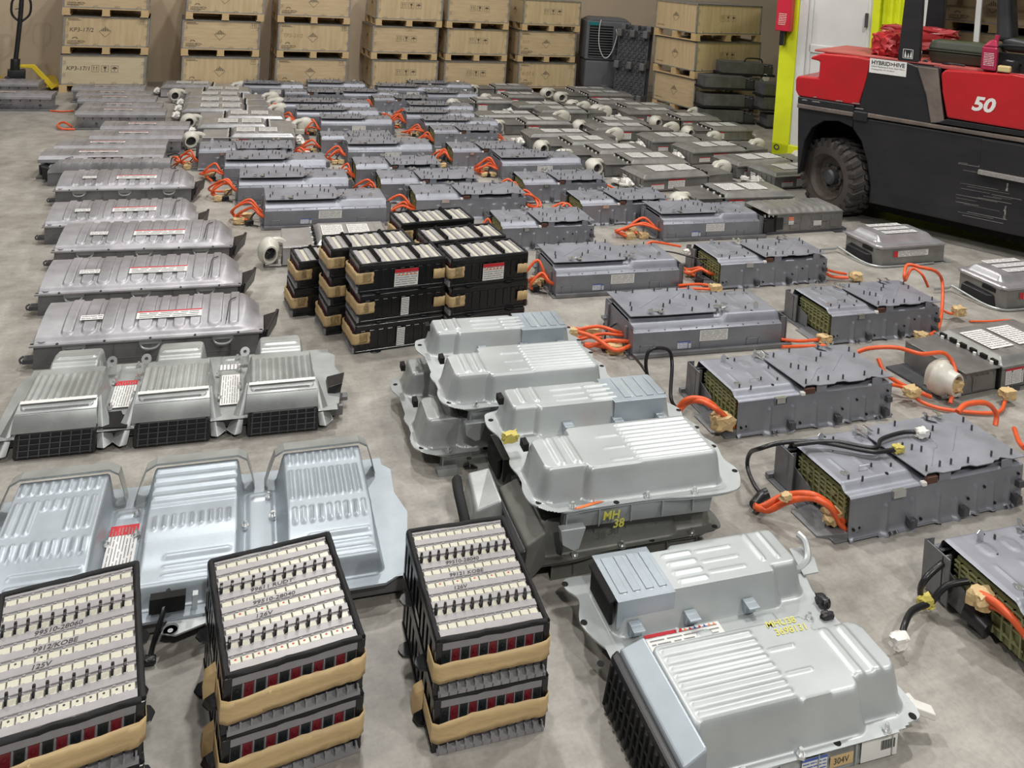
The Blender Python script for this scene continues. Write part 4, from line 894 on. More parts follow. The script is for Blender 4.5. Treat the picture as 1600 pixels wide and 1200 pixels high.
# leads
def leads(r, seed, at_far, rise=.12, reach=.2, n=3):
    """Orange leads from the end of pack R; AT_FAR mirrors them to the end x = L."""
    rd = random.Random(seed); L, D = .90, .38
    T = (lambda p: (L - p[0], D - p[1], p[2])) if at_far else (lambda p: p)
    for k in range(n):
        y0 = rd.uniform(.03, .16); y1 = y0 + rd.uniform(.04, .2); rr = reach * rd.uniform(.7, 1.15); h = rise * rd.uniform(.5, 1.2); e = (-rr * rd.uniform(.3, .9), y1 - rd.uniform(0, .16), .025)
        c = cable_run(r, [T(p) for p in [(.04, y0, .05), (-.03, y0 - .01, .05 + h * .3), (-rr * .5, y0 + .03, h), (-rr, (y0 + y1) / 2, h * .55), (-rr * .95, y1, .03), e]], rd.uniform(.008, .011), seg=7, smooth=5)
        tape_wad(c, T(e), rd.uniform(.02, .034), seed * 7 + k) if k != 1 else None
    b = MB(); b.tube([T(p) for p in [(.03, .22, .1), (-.06, .2, .06), (-.1, .1, .015), (-.04, .03, .012)]], .006, 6, 0, 4); c = T((-.1, .1, .02)); b.obox(c, (.025, .01, 0), (-.006, .018, 0), (0, 0, .016))
    b.build('signal_cable', 'black_plastic', r, 50)
def settle():
    """Nudges the far packs apart so that none cuts into another (a few centimetres each)."""
    mv = []; ext = {'D': (0, .90, 0, .395), 'E': (-.14, .97, 0, .405), 'S': (-.14, .97, 0, .405), 'B': (0, 1.02, -.02, .3)}
    for o in C.objects:
        g = o.get('group')
        for k in ext:
            if g == GRP[k] and o.parent is None and o.location.y > 5.2: mv.append((o, ext[k], True))
    class Fx: pass
    fixed = [(0.98, 2.0, 4.15, 5.15)] + [(x, x + 1.03, 12.0, 12.8) for x in (-1.29, .17, 1.40, 2.78, 3.90, 5.13)] + [(6.1, 7.0, 11.7, 12.6), (-2.1, -1.2, 11.95, 12.9), (6.9, 8.6, 9.95, 11.2)]
    def corners(o, e):
        a, b, c, d = e; cs, sn = math.cos(o.rotation_euler.z), math.sin(o.rotation_euler.z)
        return [(o.location.x + x * o.scale.x * cs - y * o.scale.y * sn, o.location.y + x * o.scale.x * sn + y * o.scale.y * cs) for x, y in ((a, c), (b, c), (b, d), (a, d))]
    def mtv(A, B):
        best = None
        for Q in (A, B):
            for i in (0, 1):
                ax = Vector((Q[i + 1][0] - Q[i][0], Q[i + 1][1] - Q[i][1])).normalized()
                pa = [ax.x * p[0] + ax.y * p[1] for p in A]; pb = [ax.x * p[0] + ax.y * p[1] for p in B]
                ov = min(max(pa), max(pb)) - max(min(pa), min(pb))
                if ov <= 0: return None
                if best is None or ov < best[0]: best = (ov, ax * (1 if sum(pa) > sum(pb) else -1))
        return best
    for it in range(60):
        moved = False
        for i, (o, e, _) in enumerate(mv):
            A = corners(o, e)
            for p, f, _ in mv[:i]:
                if abs(o.location.x - p.location.x) > 2.4 or abs(o.location.y - p.location.y) > 1.2: continue
                r_ = mtv(A, corners(p, f))
                if r_ and r_[0] > .004: d = r_[1] * (r_[0] * .5); o.location.x += d.x; o.location.y += d.y; p.location.x -= d.x; p.location.y -= d.y; A = corners(o, e); moved = True
            for x0, x1, y0, y1 in fixed:
                r_ = mtv(A, [(x0, y0), (x1, y0), (x1, y1), (x0, y1)])
                if r_ and r_[0] > .004: d = r_[1] * r_[0]; o.location.x += d.x; o.location.y += d.y; A = corners(o, e); moved = True
        if not moved: break
for o in farE[:8] + farE[15:21] + farD[14:]: o.scale.y = .84
settle(); farE[24].location.y += .12
leads(c25, 1, True, .16, .13); leads(c24, 2, False, .14, .14, 2); leads(c23, 3, True, .13, .3, 4); leads(c26, 4, True, .09, .24, 3)
for i, r in enumerate(farD):
    fl = far_D[i][5]; y = far_D[i][2]
    if i in (0,): leads(r, 20, False, .12, .2, 2)
    elif y > 175: leads(r, 30 + i, bool(fl), .15, .2, 4 if i in (1, 3, 11, 13, 15, 17) else 3)
    if i in (2, 4, 9, 13, 14, 18, 21): leads(r, 60 + i, not fl, .13, .18, 2)
def wcable(r, pts, rad, name='power_cable', mt='orange_cable', tape=(), tmt='paper_tape', sm=8):
    """A lead given in hall coordinates, made a part of R."""
    M = (Matrix.Translation(r.location) @ Matrix.Rotation(r.rotation_euler.z, 4, 'Z') @ Matrix.Diagonal((*r.scale, 1))).inverted()
    m = MB(); m.tube([M @ Vector(p) for p in pts], rad, 9, 0, sm); o = m.build(name, mt, r, 60)
    for i, (p, s) in enumerate(tape): tape_wad(o, M @ Vector(p), s, i + int(p[0] * 100), mt=tmt)
    return o
# big pack: looping orange pair, black harness
wcable(big, [P(1320, 815, .05), P(1305, 800, .08), P(1292, 785, .12), P(1265, 772, .15), P(1225, 775, .1), P(1195, 790, .05), P(1180, 795, .03)], .012, tape=[(P(1302, 805, .06), .03), (P(1228, 776, .13), .016)])
wcable(big, [P(1325, 832, .02), P(1308, 812, .06), P(1296, 792, .12), P(1268, 778, .14), P(1232, 783, .1), P(1200, 797, .04), P(1178, 790, .05)], .012)
wcable(big, [P(1200, 782, .02), P(1180, 760, .03), P(1168, 730, .05), P(1172, 708, .12), P(1190, 700, .2), P(1220, 692, .215), P(1262, 690, .218), P(1300, 694, .218), P(1350, 704, .218), P(1372, 706, .218), P(1402, 702, .215)], .0085, 'harness', 'black_plastic', [(P(1402, 701, .215), .018)], 'yellow_tape')
wcable(big, [P(1240, 695, .222), P(1300, 690, .225), P(1365, 700, .222), P(1378, 686, .22), P(1410, 676, .22), P(1435, 675, .222)], .0085, 'harness', 'black_plastic', [(P(1440, 676, .225), .02)], 'white_plastic')
m_ = wcable(big, [P(1178, 790, .03), P(1190, 775, .04), P(1200, 770, .05)], .02, 'connector', 'black_plastic')
wcable(big, [P(1600, 700, .17), P(1592, 690, .15), P(1585, 670, .1)], .011)
# mid pack
wcable(mid, [P(1148, 668, .03), P(1138, 655, .07), P(1120, 640, .14), P(1095, 627, .15), P(1072, 630, .11), P(1058, 648, .06)], .012, tape=[(P(1128, 658, .07), .04)])
wcable(mid, [P(1143, 665, .04), P(1130, 650, .08), P(1108, 628, .15), P(1085, 622, .15), P(1068, 628, .12), P(1056, 645, .05)], .012)
wcable(mid, [P(1058, 640, .05), P(1048, 620, .1), P(1050, 570, .2), P(1045, 548, .26), P(1025, 544, .3), P(1012, 552, .28), P(1010, 580, .2), P(1024, 625, .05), P(1035, 640, .03)], .009, 'harness', 'black_plastic', [(P(1036, 640, .04), .016)])
wcable(mid, [P(990, 557, .1), P(1005, 575, .14), P(1022, 605, .08), P(1028, 636, .03)], .007, 'harness', 'black_plastic')
wcable(mid, [P(1340, 550, .17), P(1360, 544, .2), P(1400, 543, .22), P(1440, 553, .22), P(1475, 552, .2), P(1492, 575, .14), P(1490, 605, .08), P(1485, 630, .02)], .0105, tape=[(P(1488, 602, .09), .034)])
wcable(mid, [P(1372, 560, .16), P(1385, 585, .1), P(1420, 606, .05), P(1455, 620, .02)], .011, tape=[(P(1425, 612, .06), .03)])
wcable(mid, [P(1380, 600, .1), P(1410, 605, .06), P(1440, 628, .02), P(1480, 640, .015), P(1555, 645, .015), P(1570, 628, .02), P(1572, 618, .04)], .009, tape=[(P(1574, 615, .05), .03)])
wcable(big, [P(1496, 644, .17), P(1510, 632, .18), P(1540, 630, .16), P(1556, 645, .1), P(1555, 665, .05)], .012)
# arching lead on c27
wcable(c27, [P(1452, 524, .03), P(1466, 512, .03), P(1472, 480, .09), P(1472, 440, .2), P(1462, 424, .28), P(1440, 418, .3), P(1418, 414, .3), P(1413, 430, .26), P(1414, 438, .22)], .011, tape=[(P(1440, 526, .03), .03)])
wcable(c27, [P(1450, 448, .2), P(1440, 428, .28), P(1425, 420, .29), P(1415, 438, .22)], .009)
wcable(c27, [P(1470, 483, .06), P(1485, 490, .04), P(1500, 487, .05)], .008, tape=[(P(1498, 486, .06), .034)])
wcable(c27, [P(1515, 502, .01), P(1545, 502, .012), P(1578, 500, .012), P(1585, 504, .01)], .006)
wcable(c24, [P(1288, 425, .06), P(1300, 432, .03), P(1325, 434, .03)], .011, tape=[(P(1338, 432, .04), .034)])
wcable(c24, [P(1286, 418, .1), P(1300, 424, .07), P(1322, 428, .04)], .009)
wcable(c26, [P(1220, 530, .04), P(1250, 533, .03), P(1285, 530, .02)], .009, tape=[(P(1288, 529, .03), .028)])
wcable(c26, [P(1222, 542, .03), P(1255, 541, .02), P(1290, 540, .02)], .009)
wcable(c26, [P(985, 540, .05), P(960, 547, .05), P(930, 528, .08), P(900, 518, .1), P(870, 516, .08), P(850, 524, .06)], .011, tape=[(P(892, 518, .11), .024)])
wcable(c25, [P(1060, 446, .04), P(1090, 444, .03), P(1110, 446, .02)], .009, tape=[(P(1118, 450, .03), .03)])
wcable(c25, [P(1058, 452, .02), P(1090, 451, .02), P(1112, 452, .02)], .009)
wcable(c24, [P(1063, 385, .05), P(1020, 378, .1), P(1010, 384, .08), P(1005, 392, .05)], .009)
wcable(c24, [P(1120, 408, .12), P(1085, 403, .14), P(1055, 395, .14), P(1035, 392, .13)], .005, 'signal_cable', 'black_plastic', [(P(1072, 394, .15), .02)], 'white_plastic')
wcable(farE[10], [P(884, 247, .1), P(896, 242, .1), P(905, 246, .06)], .008)
wcable(farE[14], [P(1090, 338, .06), P(1065, 330, .05), P(1048, 318, .08), P(1040, 306, .05)], .009)
wcable(farB[4], [P(117, 202, .01), P(95, 201, .02), P(90, 195, .03), P(100, 191, .06), P(112, 198, .03)], .011)
wcable(farB[0], [P(262, 255, .04), P(272, 245, .12), P(280, 252, .1), P(262, 262, .02)], .009)
wcable(farB[0], [P(262, 244, .1), P(276, 240, .14), P(282, 250, .1), P(272, 262, .03)], .005, 'signal_cable', 'black_plastic')
lone = [o for o in C.objects if o.get('label') == 'long flat pack standing alone across the bare lane'][0]
wcable(lone, [P(78, 173, .01), P(95, 174, .012), P(115, 173, .012)], .009)
# the frame-cut pack
wcable(b30, [P(1496, 862, .16), P(1450, 900, .12), P(1438, 925, .06), P(1450, 945, .03), P(1480, 915, .1), P(1540, 905, .14)], .010, 'harness', 'black_plastic', [(P(1446, 940, .04), .02)], 'yellow_tape')
wcable(b30, [P(1450, 943, .04), P(1425, 955, .06), P(1414, 975, .07), P(1408, 998, .05)], .010, 'harness', 'black_plastic', [(P(1406, 1000, .05), .022)], 'white_plastic')
wcable(b30, [P(1520, 925, .14), P(1550, 938, .16), P(1580, 965, .14), P(1608, 1000, .1)], .0125, tape=[(P(1535, 935, .14), .03)])
wcable(b30, [P(1518, 940, .1), P(1552, 946, .14), P(1590, 975, .12), P(1612, 1010, .1)], .0125)
wcable(b30, [P(1505, 950, .06), P(1525, 965, .05), P(1545, 985, .04)], .03, 'relay_box', 'black_plastic')

# three-hump packs
T1 = make_T('grille'); place(T1, (-.54, 3.72), math.radians(-5)); prop(T1, 'wide three-hump pack with three black grilles facing the camera', 'battery', GRP['T'])
T2 = make_T('plain'); A = P(-5, 945, .07); place(T2, (-.50, 2.63), math.radians(-4.5), 1.0, 1.0); prop(T2, 'wide pale-blue three-hump pack with strap brackets, behind the cell blocks', 'battery', GRP['T'])
# pale two-hump packs
def hump(proto, x, y, z, ang, lb, s=1.0):
    r = proto; place(r, (x, y), math.radians(ang), s, 1 if y < 2 else .87, 1, z); return prop(r, lb, 'battery', GRP['H'])
HF = hump(make_H(False, True), 1.235, 1.56, 0, -4.5, 'pale two-hump pack with red warning label and black finned vent')
HX = hump(make_H(True, upper=True), 1.20, 2.39, .185, -5, 'pale two-hump pack with red cap and yellow marks, topmost of its stack')
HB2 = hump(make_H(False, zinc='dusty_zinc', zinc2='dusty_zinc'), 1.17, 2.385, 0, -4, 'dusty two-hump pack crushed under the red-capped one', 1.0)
HY = hump(make_H(True), 1.10, 3.07, .185, -5, 'pale two-hump pack on top, beside the black cell stacks', .97)
HB1 = hump(make_H(True, zinc='grey_zinc', zinc2='grey_zinc'), 1.0, 3.09, 0, -5, 'two-hump pack under the one beside the black cell stacks', .97)
m = MB(); fr = lambda u, v, h: (.12 + u * .985 + v * .0, .425 + v, .0935 + h)
lines_label(m, .02, .28, .005, .082, fr, 5, 51); w = .26
m.add([fr(.02, .070, .002), fr(.15, .070, .002), fr(.15, .082, .002), fr(.02, .082, .002)], [(0, 1, 2, 3)], 2)
for k, mm in enumerate((4, 2, 3, 2, 3, 4, 4)): u0 = .155 + k * .017; m.add([fr(u0, .071, .002), fr(u0 + .011, .071, .002), fr(u0 + .0055, .081, .002)], [(0, 1, 2)], mm)
m.build('warning_label', ['label_white', 'print_grey', 'print_red', 'print_blue', 'print_orange'], HF, 0)
m = MB(); fr = lambda u, v, h: (u - .03, .083 - h, v)
lines_label(m, .42, .50, .012, .062, fr, 4, 6, True); m.build('rating_label', ['label_white', 'print_blue', 'print_blue'], HF, 0)
m = MB(); m.add([fr(.51, .018, .001), fr(.585, .018, .001), fr(.585, .05, .001), fr(.51, .05, .001)], [(0, 1, 2, 3)], 0); text_mesh('304V', .024, lambda u, v: fr(.52 + u, .026 + v, .0018), m, 1); m.build('brown_tag', ['paper_tape', 'print_black'], HF, 0)
m = MB(); m.add([fr(.61, .008, .001), fr(.73, .008, .001), fr(.73, .066, .001), fr(.61, .066, .001)], [(0, 1, 2, 3)], 0)
for k in range(16): u0 = .675 + k * .003; m.add([fr(u0, .03, .0018), fr(u0 + .0014 + (k % 3) * .0004, .03, .0018), fr(u0 + .0014 + (k % 3) * .0004, .056, .0018), fr(u0, .056, .0018)], [(0, 1, 2, 3)], 1)
m.build('barcode_label', ['label_white', 'print_black'], HF, 0)
m = MB(); ft = lambda u, v, h: (.455 + u, .315 + v, .1905 + h); text_mesh('MHU38', .032, lambda u, v: ft(u, v + .03, .0012), m, 0, .2, .0002); text_mesh('3698131', .032, lambda u, v: ft(u + .01, v, .0012), m, 0, .2, .0002); m.build('chalk_writing', 'marker_yellow', HF, 0)
m = MB(); text_mesh('MH', .042, lambda u, v: (.25 + u, .034, .03 + v), m, 0, .1, .001); text_mesh('38', .042, lambda u, v: (.29 + u, .034, -.002 + v), m, 0, .1, .001); m.build('chalk_writing', 'marker_yellow', HX, 0)
m = MB(); m.add([(.13, .036, .0835), (.16, .032, .0835), (.26, .052, .0845), (.235, .062, .0845)], [(0, 1, 2, 3)], 0); m.build('orange_sticker', 'print_orange', HX, 0)
tape_wad(HX, (.02, .44, .14), .022, 4, 'yellow_tape', 'yellow_tape'); tape_wad(HB2, (.06, .16, .12), .03, 6, 'yellow_tape', 'yellow_tape')
m = MB(); m.box(.80, .84, .16, .19, .04, .055); m.obox((.83, .13, .06), (.03, -.012, -.008), (.006, .015, 0), (0, 0, .01)); m.build('connector', 'white_plastic', HF, 0, bev=.003)
# bent end plate of the crushed pack
m = MB(); m.hexa([(-.14, .30, .0), (-.0, .26, .0), (.02, .52, .0), (-.1, .54, .0), (-.1, .30, .15), (-.01, .28, .19), (.0, .50, .19), (-.08, .52, .17)]); m.build('bent_end_cover', 'grey_zinc', HB2, 0, bev=.01, segs=3)
m = MB(); m.tube([(-.12, .26, .02), (-.13, .33, .1), (-.13, .45, .14), (-.11, .56, .12)], .02, 8); m.build('rubber_seal', 'black_matte', HB2, 50)

# cell blocks in front
M0 = make_M(); firstM = [True]
def block(x, y, z, ang, lb, grp, sx=1, sy=1, sz=1):
    r = M0 if firstM[0] else dup(M0); firstM[0] = False
    place(r, (x, y), math.radians(ang), sx, sy, sz, z); return prop(r, lb, 'battery module', grp)
def writing(r, rows):
    pitch = (.43 - .03) / 8
    for k, t in rows: m = MB(); text_mesh(t, .0185, lambda u, v: (.085 + u * 1.05, .0165 + k * pitch + v, .1432), m, 0, .2, .0003); m.build('handwriting', 'print_black', r, 0)
fr_ = [(.735, 2.0, -4.5, 'of the stack by the two-hump packs', ((5, '99510-28040'), (4, '99121 KOBE'), (3, '126V')), 1.0, 1.0), (.208, 2.055, 3, 'of the middle cell stack', ((5, '99611 RUDT'), (4, '99510-28040'), (3, '126V')), 1.11, .97), (-.312, 2.03, 4.0, 'of the stack cut by the frame', ((5, '99510-28060'), (4, '9912/KOBE'), (3, '125V')), 1.08, 1.1)]
tops = []
for i, (x, y, an, lb, wr, sx, sy) in enumerate(fr_):
    lo = block(x + .004, y - .006, 0, an, 'block with red and black cell ends, lower one ' + lb, GRP['N'], sx, sy)
    hi = block(x, y, .151, an, 'block with handwriting over cream cells, upper one ' + lb, GRP['N'], sx, sy); tops.append(hi)
    writing(hi, wr); tape_band(hi, .315, .07, .035, .085, .004, i); tape_band(lo, .315, .10, .03, .085, .006, i + 5, True)
    for q, nm in ((.9, 'white_label'),):
        m = MB(); lines_label(m, .06, .11, .03, .05, lambda u, v, h: (-.0035 - h, .3 - u, v), 2, i); m.build(nm, ['label_white', 'print_grey'], hi, 0)
m = MB(); m_dots = [(4, 1), (4, 3), (4, 5), (4, 7), (4, 9)]
for r_, mt in ((tops[0], 'print_red'), (tops[1], 'print_red'), (tops[2], 'print_black')):
    m = MB(); cw = (.315 - .03) / 11; pitch = .05
    for row, c in m_dots + ([(0, c) for c in range(11)] if r_ is not tops[0] else []):
        m.cyl((.015 + (c + .5) * cw, .018 + (row - (0 if row == 0 else 1)) * pitch + pitch * .67, .1385), (.015 + (c + .5) * cw, .018 + (row - (0 if row == 0 else 1)) * pitch + pitch * .67, .139), .0028, seg=8)
    m.each('marker_dot', mt, r_, 0)
# black stacks in the middle: long side to the camera
cols = [(.965, 4.185, 'next to the ribbed packs, front'), (1.455, 4.19, 'front, beside the grey pack with two labels'), (.90, 4.53, 'behind the front one'), (1.44, 4.53, 'behind the barcode stack'), (1.37, 4.88, 'rearmost, its top just showing'), (.80, 4.62, 'lower, at the outer corner')]
cols = [(.965, 4.185, 'front stack towards the bare floor', 3), (1.46, 4.16, 'front stack beside the labelled grey pack', 3), (.86, 4.43, 'second stack on the bare-floor side', 3), (1.42, 4.44, 'second stack on the grey-pack side', 3), (1.34, 4.78, 'rear stack on the grey-pack side', 3), (.72, 4.70, 'short stack at the outer corner', 2)]
TW = ['bottom', 'middle', 'top']
for ci, (x, y, lb, n) in enumerate(cols):
    for t in range(n):
        sy = 1.09 if ci != 1 else 1.05; an = -90 + 3 + (t % 2) * 1.2
        # local y -> world X, local x = W faces the camera
        r = block(x + .01 * (t == 1), y + .233, t * .159, an, 'black block, %s tier, %s' % (TW[t], lb), GRP['M'], .74, sy, 1.04)
        tape_band(r, .315, .085 if t != 1 else .06, .035, .085, .007, ci * 3 + t)
        side_tape(r, .3285, .37, .43, .04, .09, ci)
        if ci in (0, 1):
            m = MB(); f = lambda u, v, h: (.3285 + h, u, v)
            if (t == 2) or (ci == 1 and t == 0):
                lines_label(m, .17, .29, .02, .108, f, 7, 61 + ci); m.add([f(.17, .09, .002), f(.29, .09, .002), f(.29, .108, .002), f(.17, .108, .002)], [(0, 1, 2, 3)], 2)
                for k in range(5): m.add([f(.185 + k * .02, .076, .002), f(.199 + k * .02, .076, .002), f(.192 + k * .02, .087, .002)], [(0, 1, 2)], 3)
                m.build('warning_label', ['label_white', 'print_grey', 'print_red', 'print_orange'], r, 0)
            elif ci == 0:
                lines_label(m, .20, .24, .02, .11, f, 9, 71 + t); m.build('barcode_label', ['label_white', 'print_black'], r, 0)
# ================================================================ crates on pallets
def hazard(mb, cx, cz, s, fr):
    q = lambda pts: mb.add([fr(u, v) for u, v in pts], [tuple(range(len(pts)))], 0)
    t = .05 * s
    q([(cx - s, cz), (cx, cz - s), (cx, cz - s + t * 1.6), (cx - s + t * 1.6, cz)]); q([(cx + s, cz), (cx + s - t * 1.6, cz), (cx, cz - s + t * 1.6), (cx, cz - s)])
    for k in range(-3, 4): x = cx + k * s * .25; h = s - abs(k) * s * .25; q([(x - s * .07, cz + s * .02), (x + s * .07, cz + s * .02), (x + s * .07, cz + h * .8), (x - s * .07, cz + h * .8)])
def arrows(mb, cx, cz, s, fr, three=True):
    q = lambda pts: mb.add([fr(u, v) for u, v in pts], [tuple(range(len(pts)))], 0)
    def frame(a):
        t = .04 * s; q([(a, cz), (a + s, cz), (a + s, cz + t), (a, cz + t)]); q([(a, cz + s - t), (a + s, cz + s - t), (a + s, cz + s), (a, cz + s)]); q([(a, cz), (a + t, cz), (a + t, cz + s), (a, cz + s)]); q([(a + s - t, cz), (a + s, cz), (a + s, cz + s), (a + s - t, cz + s)])
    frame(cx)
    for k in (.3, .68): x = cx + k * s; q([(x - .03 * s, cz + .2 * s), (x + .03 * s, cz + .2 * s), (x + .03 * s, cz + .65 * s), (x - .03 * s, cz + .65 * s)]); q([(x - .1 * s, cz + .62 * s), (x + .1 * s, cz + .62 * s), (x, cz + .88 * s)])
    if three:
        a = cx + 1.35 * s; frame(a); q([(a + .28 * s, cz + .85 * s), (a + .3 * s, cz + .6 * s), (a + .45 * s, cz + .48 * s), (a + .45 * s, cz + .2 * s), (a + .3 * s, cz + .14 * s), (a + .7 * s, cz + .14 * s), (a + .55 * s, cz + .2 * s), (a + .55 * s, cz + .48 * s), (a + .7 * s, cz + .6 * s), (a + .72 * s, cz + .85 * s)])
        a = cx + 2.7 * s; frame(a); q([(a + .08 * s, cz + .5 * s), (a + .25 * s, cz + .72 * s), (a + .5 * s, cz + .84 * s), (a + .75 * s, cz + .72 * s), (a + .92 * s, cz + .5 * s)]); q([(a + .46 * s, cz + .15 * s), (a + .54 * s, cz + .15 * s), (a + .54 * s, cz + .5 * s), (a + .46 * s, cz + .5 * s)])
def make_crate(style, W_=1.02, D=.74, ply='crate_ply', hand=None, H=.395):
    R = thing('wooden_crate')
    m = MB(); m.box(.012, W_ - .012, .012, D - .012, .1, .1 + H - .005); m.build('plywood_box', ply, R, 0)
    m = MB(); z0, z1 = .1, .1 + H; t = .022
    for x in (0, W_ - t):
        for y in (0, D - t): m.box(x, x + t, y, y + t, z0, z1)
    for z in (z0, z1 - .014): m.box(0, W_, 0, t, z, z + .014); m.box(0, W_, D - t, D, z, z + .014); m.box(0, t, 0, D, z, z + .014); m.box(W_ - t, W_, 0, D, z, z + .014)
    m.box(.0, W_, 0, D, z1 - .006, z1)
    m.build('metal_edging', 'edge_strip', R, 0)
    m = MB()
    for k in range(4):
        x = .1 + k * (W_ - .25) / 3
        m.tube([(x, -.003, z0 + .012), (x + .01, -.003, z0 + .034), (x + .05, -.003, z0 + .034), (x + .06, -.003, z0 + .012)], .0025, 4, 0, 1)
    for z in (z0 + .12, z0 + .28):
        for x in (.03, W_ - .06): m.tube([(x, -.003, z), (x + .03, -.003, z), (x + .03, -.003, z + .03), (x, -.003, z + .03)], .0025, 4, 0, 1)
    m.each('clip', 'edge_strip', R, 0)
    m = MB(); fr = lambda u, v: (u, .0105, z0 + v)
    if style == 'diamond':
        hazard(m, W_ * .48, .20, .078, fr); m.cut(); arrows(m, W_ - .13, .30, .07, fr, False); m.cut()
        text_mesh('LEGEND METAL', .03, lambda u, v: fr(.05 + u, .055 + v), m, 0, 0, .0004); 
        for k in range(2): m.add([fr(.05, .04 - k * .012), fr(.24 - k * .05, .04 - k * .012), fr(.24 - k * .05, .046 - k * .012), fr(.05, .046 - k * .012)], [(0, 1, 2, 3)])
        for k in range(7):
            a = PI * k / 6; m.add([fr(.14 + .03 * math.cos(a) - .007, .095 + .012 * math.sin(a)), fr(.14 + .03 * math.cos(a) + .007, .095 + .012 * math.sin(a)), fr(.14 + .02 * math.cos(a), .11 + .015 * math.sin(a))], [(0, 1, 2)])
        m.cut()
        for k in range(2): m.add([fr(.05, .35 - k * .015), fr(.17 + k * .03, .35 - k * .015), fr(.17 + k * .03, .357 - k * .015), fr(.05, .357 - k * .015)], [(0, 1, 2, 3)])
    else: arrows(m, W_ * .36, .17, .085, fr, True)
    m.cut(); frs = lambda u, v: (.0105, D - u, z0 + v); hazard(m, D / 2, .2, .075, frs)
    m.each('stamped_mark', 'stamp_ink', R, 0)
    if hand:
        m = MB(); text_mesh(hand, .075, lambda u, v: fr(.07 + u, .19 + v), m, 0, .1, .0005); m.build('handwriting', 'stamp_brown' if hand[0] not in 'K' else 'stamp_ink', R, 0)
    m = MB()                                            # pallet
    for x in (0, W_ / 2 - .045, W_ - .09):
        for y in (0, D / 2 - .05, D - .1): m.box(x, x + .09, y, y + .1, .012, .085)
    for y in (0, D / 2 - .05, D - .1): m.box(0, W_, y, y + .1, .085, .1)
    for x in (0, W_ / 2 - .05, W_ - .1): m.box(x, x + .1, 0, D, .0, .012)
    m.build('pallet', 'pine', R, 0)
    return R
cratep = {}
def crate(x, y, z, ang, style, lb, ply='crate_ply', hand=None, W_=1.02, D=.74, s=1.0, sz=1.0, grp='wooden crates along the back wall'):
    k = (style, ply, hand, W_, D)
    if k not in cratep: cratep[k] = make_crate(style, W_, D, ply, hand); r = cratep[k]
    else: r = dup(cratep[k])
    place(r, (x, y), ang, s, 1, sz, z); return prop(r, lb, 'crate', grp)
colsx = [(-1.29, 'first column by the pallet jack', ['KP3-17/1', 'KP3-17/2', None], 'diamond', 0), (.17, 'second column', [None, None, None], 'diamond', 1), (1.40, 'third column', [None, 'TP3-21/2', None], 'diamond', 1), (2.78, 'fourth column, arrow marks', [None] * 3, 'arrows', 1), (3.90, 'fifth column, arrow marks', [None] * 3, 'arrows', 1), (5.13, 'sixth column next to the cooler', ['B157 6', '517', None], 'diamond', 1)]
for ci, (x, lb, hs, st, _) in enumerate(colsx):
    for t in range(3):
        stl = 'arrows' if (ci == 0 and t == 0) or (ci == 5 and t == 2) else st
        ply = 'crate_ply_pale' if (ci == 0 and t == 0) else ('crate_ply_vertical' if (ci + t) % 2 else 'crate_ply')
        crate(x + [0, -.02, .015][t] * (1 if ci % 2 else -.6), 12.0 + [.0, .012, -.01][t], .503 * t, math.radians([-.6, .4, -.3][t]), stl, 'plywood crate on a pallet, %s tier of the %s' % (TW[t], lb), ply, hs[t], s=1.0)
ang = math.radians(9.5)
for t in range(3):
    crate(7.10 - .02 * t, 10.03 + .01 * t, .553 * t, ang, 'arrows', 'long plywood crate standing askew by the dark packs, %s of three' % TW[t], 'crate_ply_vertical' if t else 'crate_ply', None, 1.36, .90, sz=1.1, grp='crates standing askew')
    r = C.objects[-1]
for o in [o for o in C.objects if o.get('group') == 'crates standing askew']:
    m = MB(); frs = lambda u, v: (.009, .9 - u, .1 + v); text_mesh('LEGEND METAL', .022, lambda u, v: frs(.05 + u, .05 + v), m)
    m.build('side_marks', 'stamp_ink', o, 0)

# ================================================================ pallet jack
J = thing('pallet_jack', (-1.80, 12.05, 0), math.radians(10), 'yellow pallet jack with black handle against the beige wall', 'pallet jack')
m = MB(); m.tube([(0, 0, .35), (.03, .05, .9), (.035, .06, 1.18)], .028, 10, 0, 2)
m.tube([(.035, .06, .88), (-.06, .06, .98), (-.07, .06, 1.12), (-.04, .06, 1.19), (.035, .06, 1.2), (.11, .06, 1.19), (.14, .06, 1.12), (.13, .06, .98), (.035, .06, .88)], .014, 8); m.tube([(.03, .05, 1.05), (-.0, .03, 1.06), (-.03, .02, 1.05)], .007, 6)
m.build('handle', 'black_plastic', J, 50)
m = MB(); m.cyl((0, 0, .12), (0, 0, .42), .055, seg=14); m.box(-.08, .12, -.06, .1, .12, .28); m.box(-.14, .32, -.02, .06, .10, .13); m.cyl((-.08, 0, .17), (-.08, -.08, .17), .035); m.build('pump', 'black_plastic', J, 30, bev=.006)
m = MB(); m.cyl((.02, -.06, .09), (.09, -.06, .09), .09, seg=22); m.cyl((-.07, -.06, .09), (-.01, -.06, .09), .09, seg=22); m.build('steer_wheel', 'dark_steel', J, 30)
m = MB(); m.hexa([(.04, .0, .31), (.22, .0, .29), (.22, .08, .29), (.04, .08, .31), (.04, 0, .34), (.22, 0, .34), (.22, .08, .34), (.04, .08, .34)])
m.hexa([(.18, .0, .3), (.22, .0, .34), (.22, .04, .34), (.18, .04, .3), (.42, -.04, .02), (.47, -.04, .06), (.47, .02, .06), (.42, .02, .02)])
m.build('yoke', 'jack_yellow', J, 0, bev=.006); m = MB(); m.hexa([(-.1, .1, .22), (-.08, .1, .24), (-.08, .13, .24), (-.1, .13, .22), (-.28, .1, .05), (-.24, .1, .06), (-.24, .13, .06), (-.28, .13, .05)])
m.build('yoke', 'jack_yellow', J, 0, bev=.006)
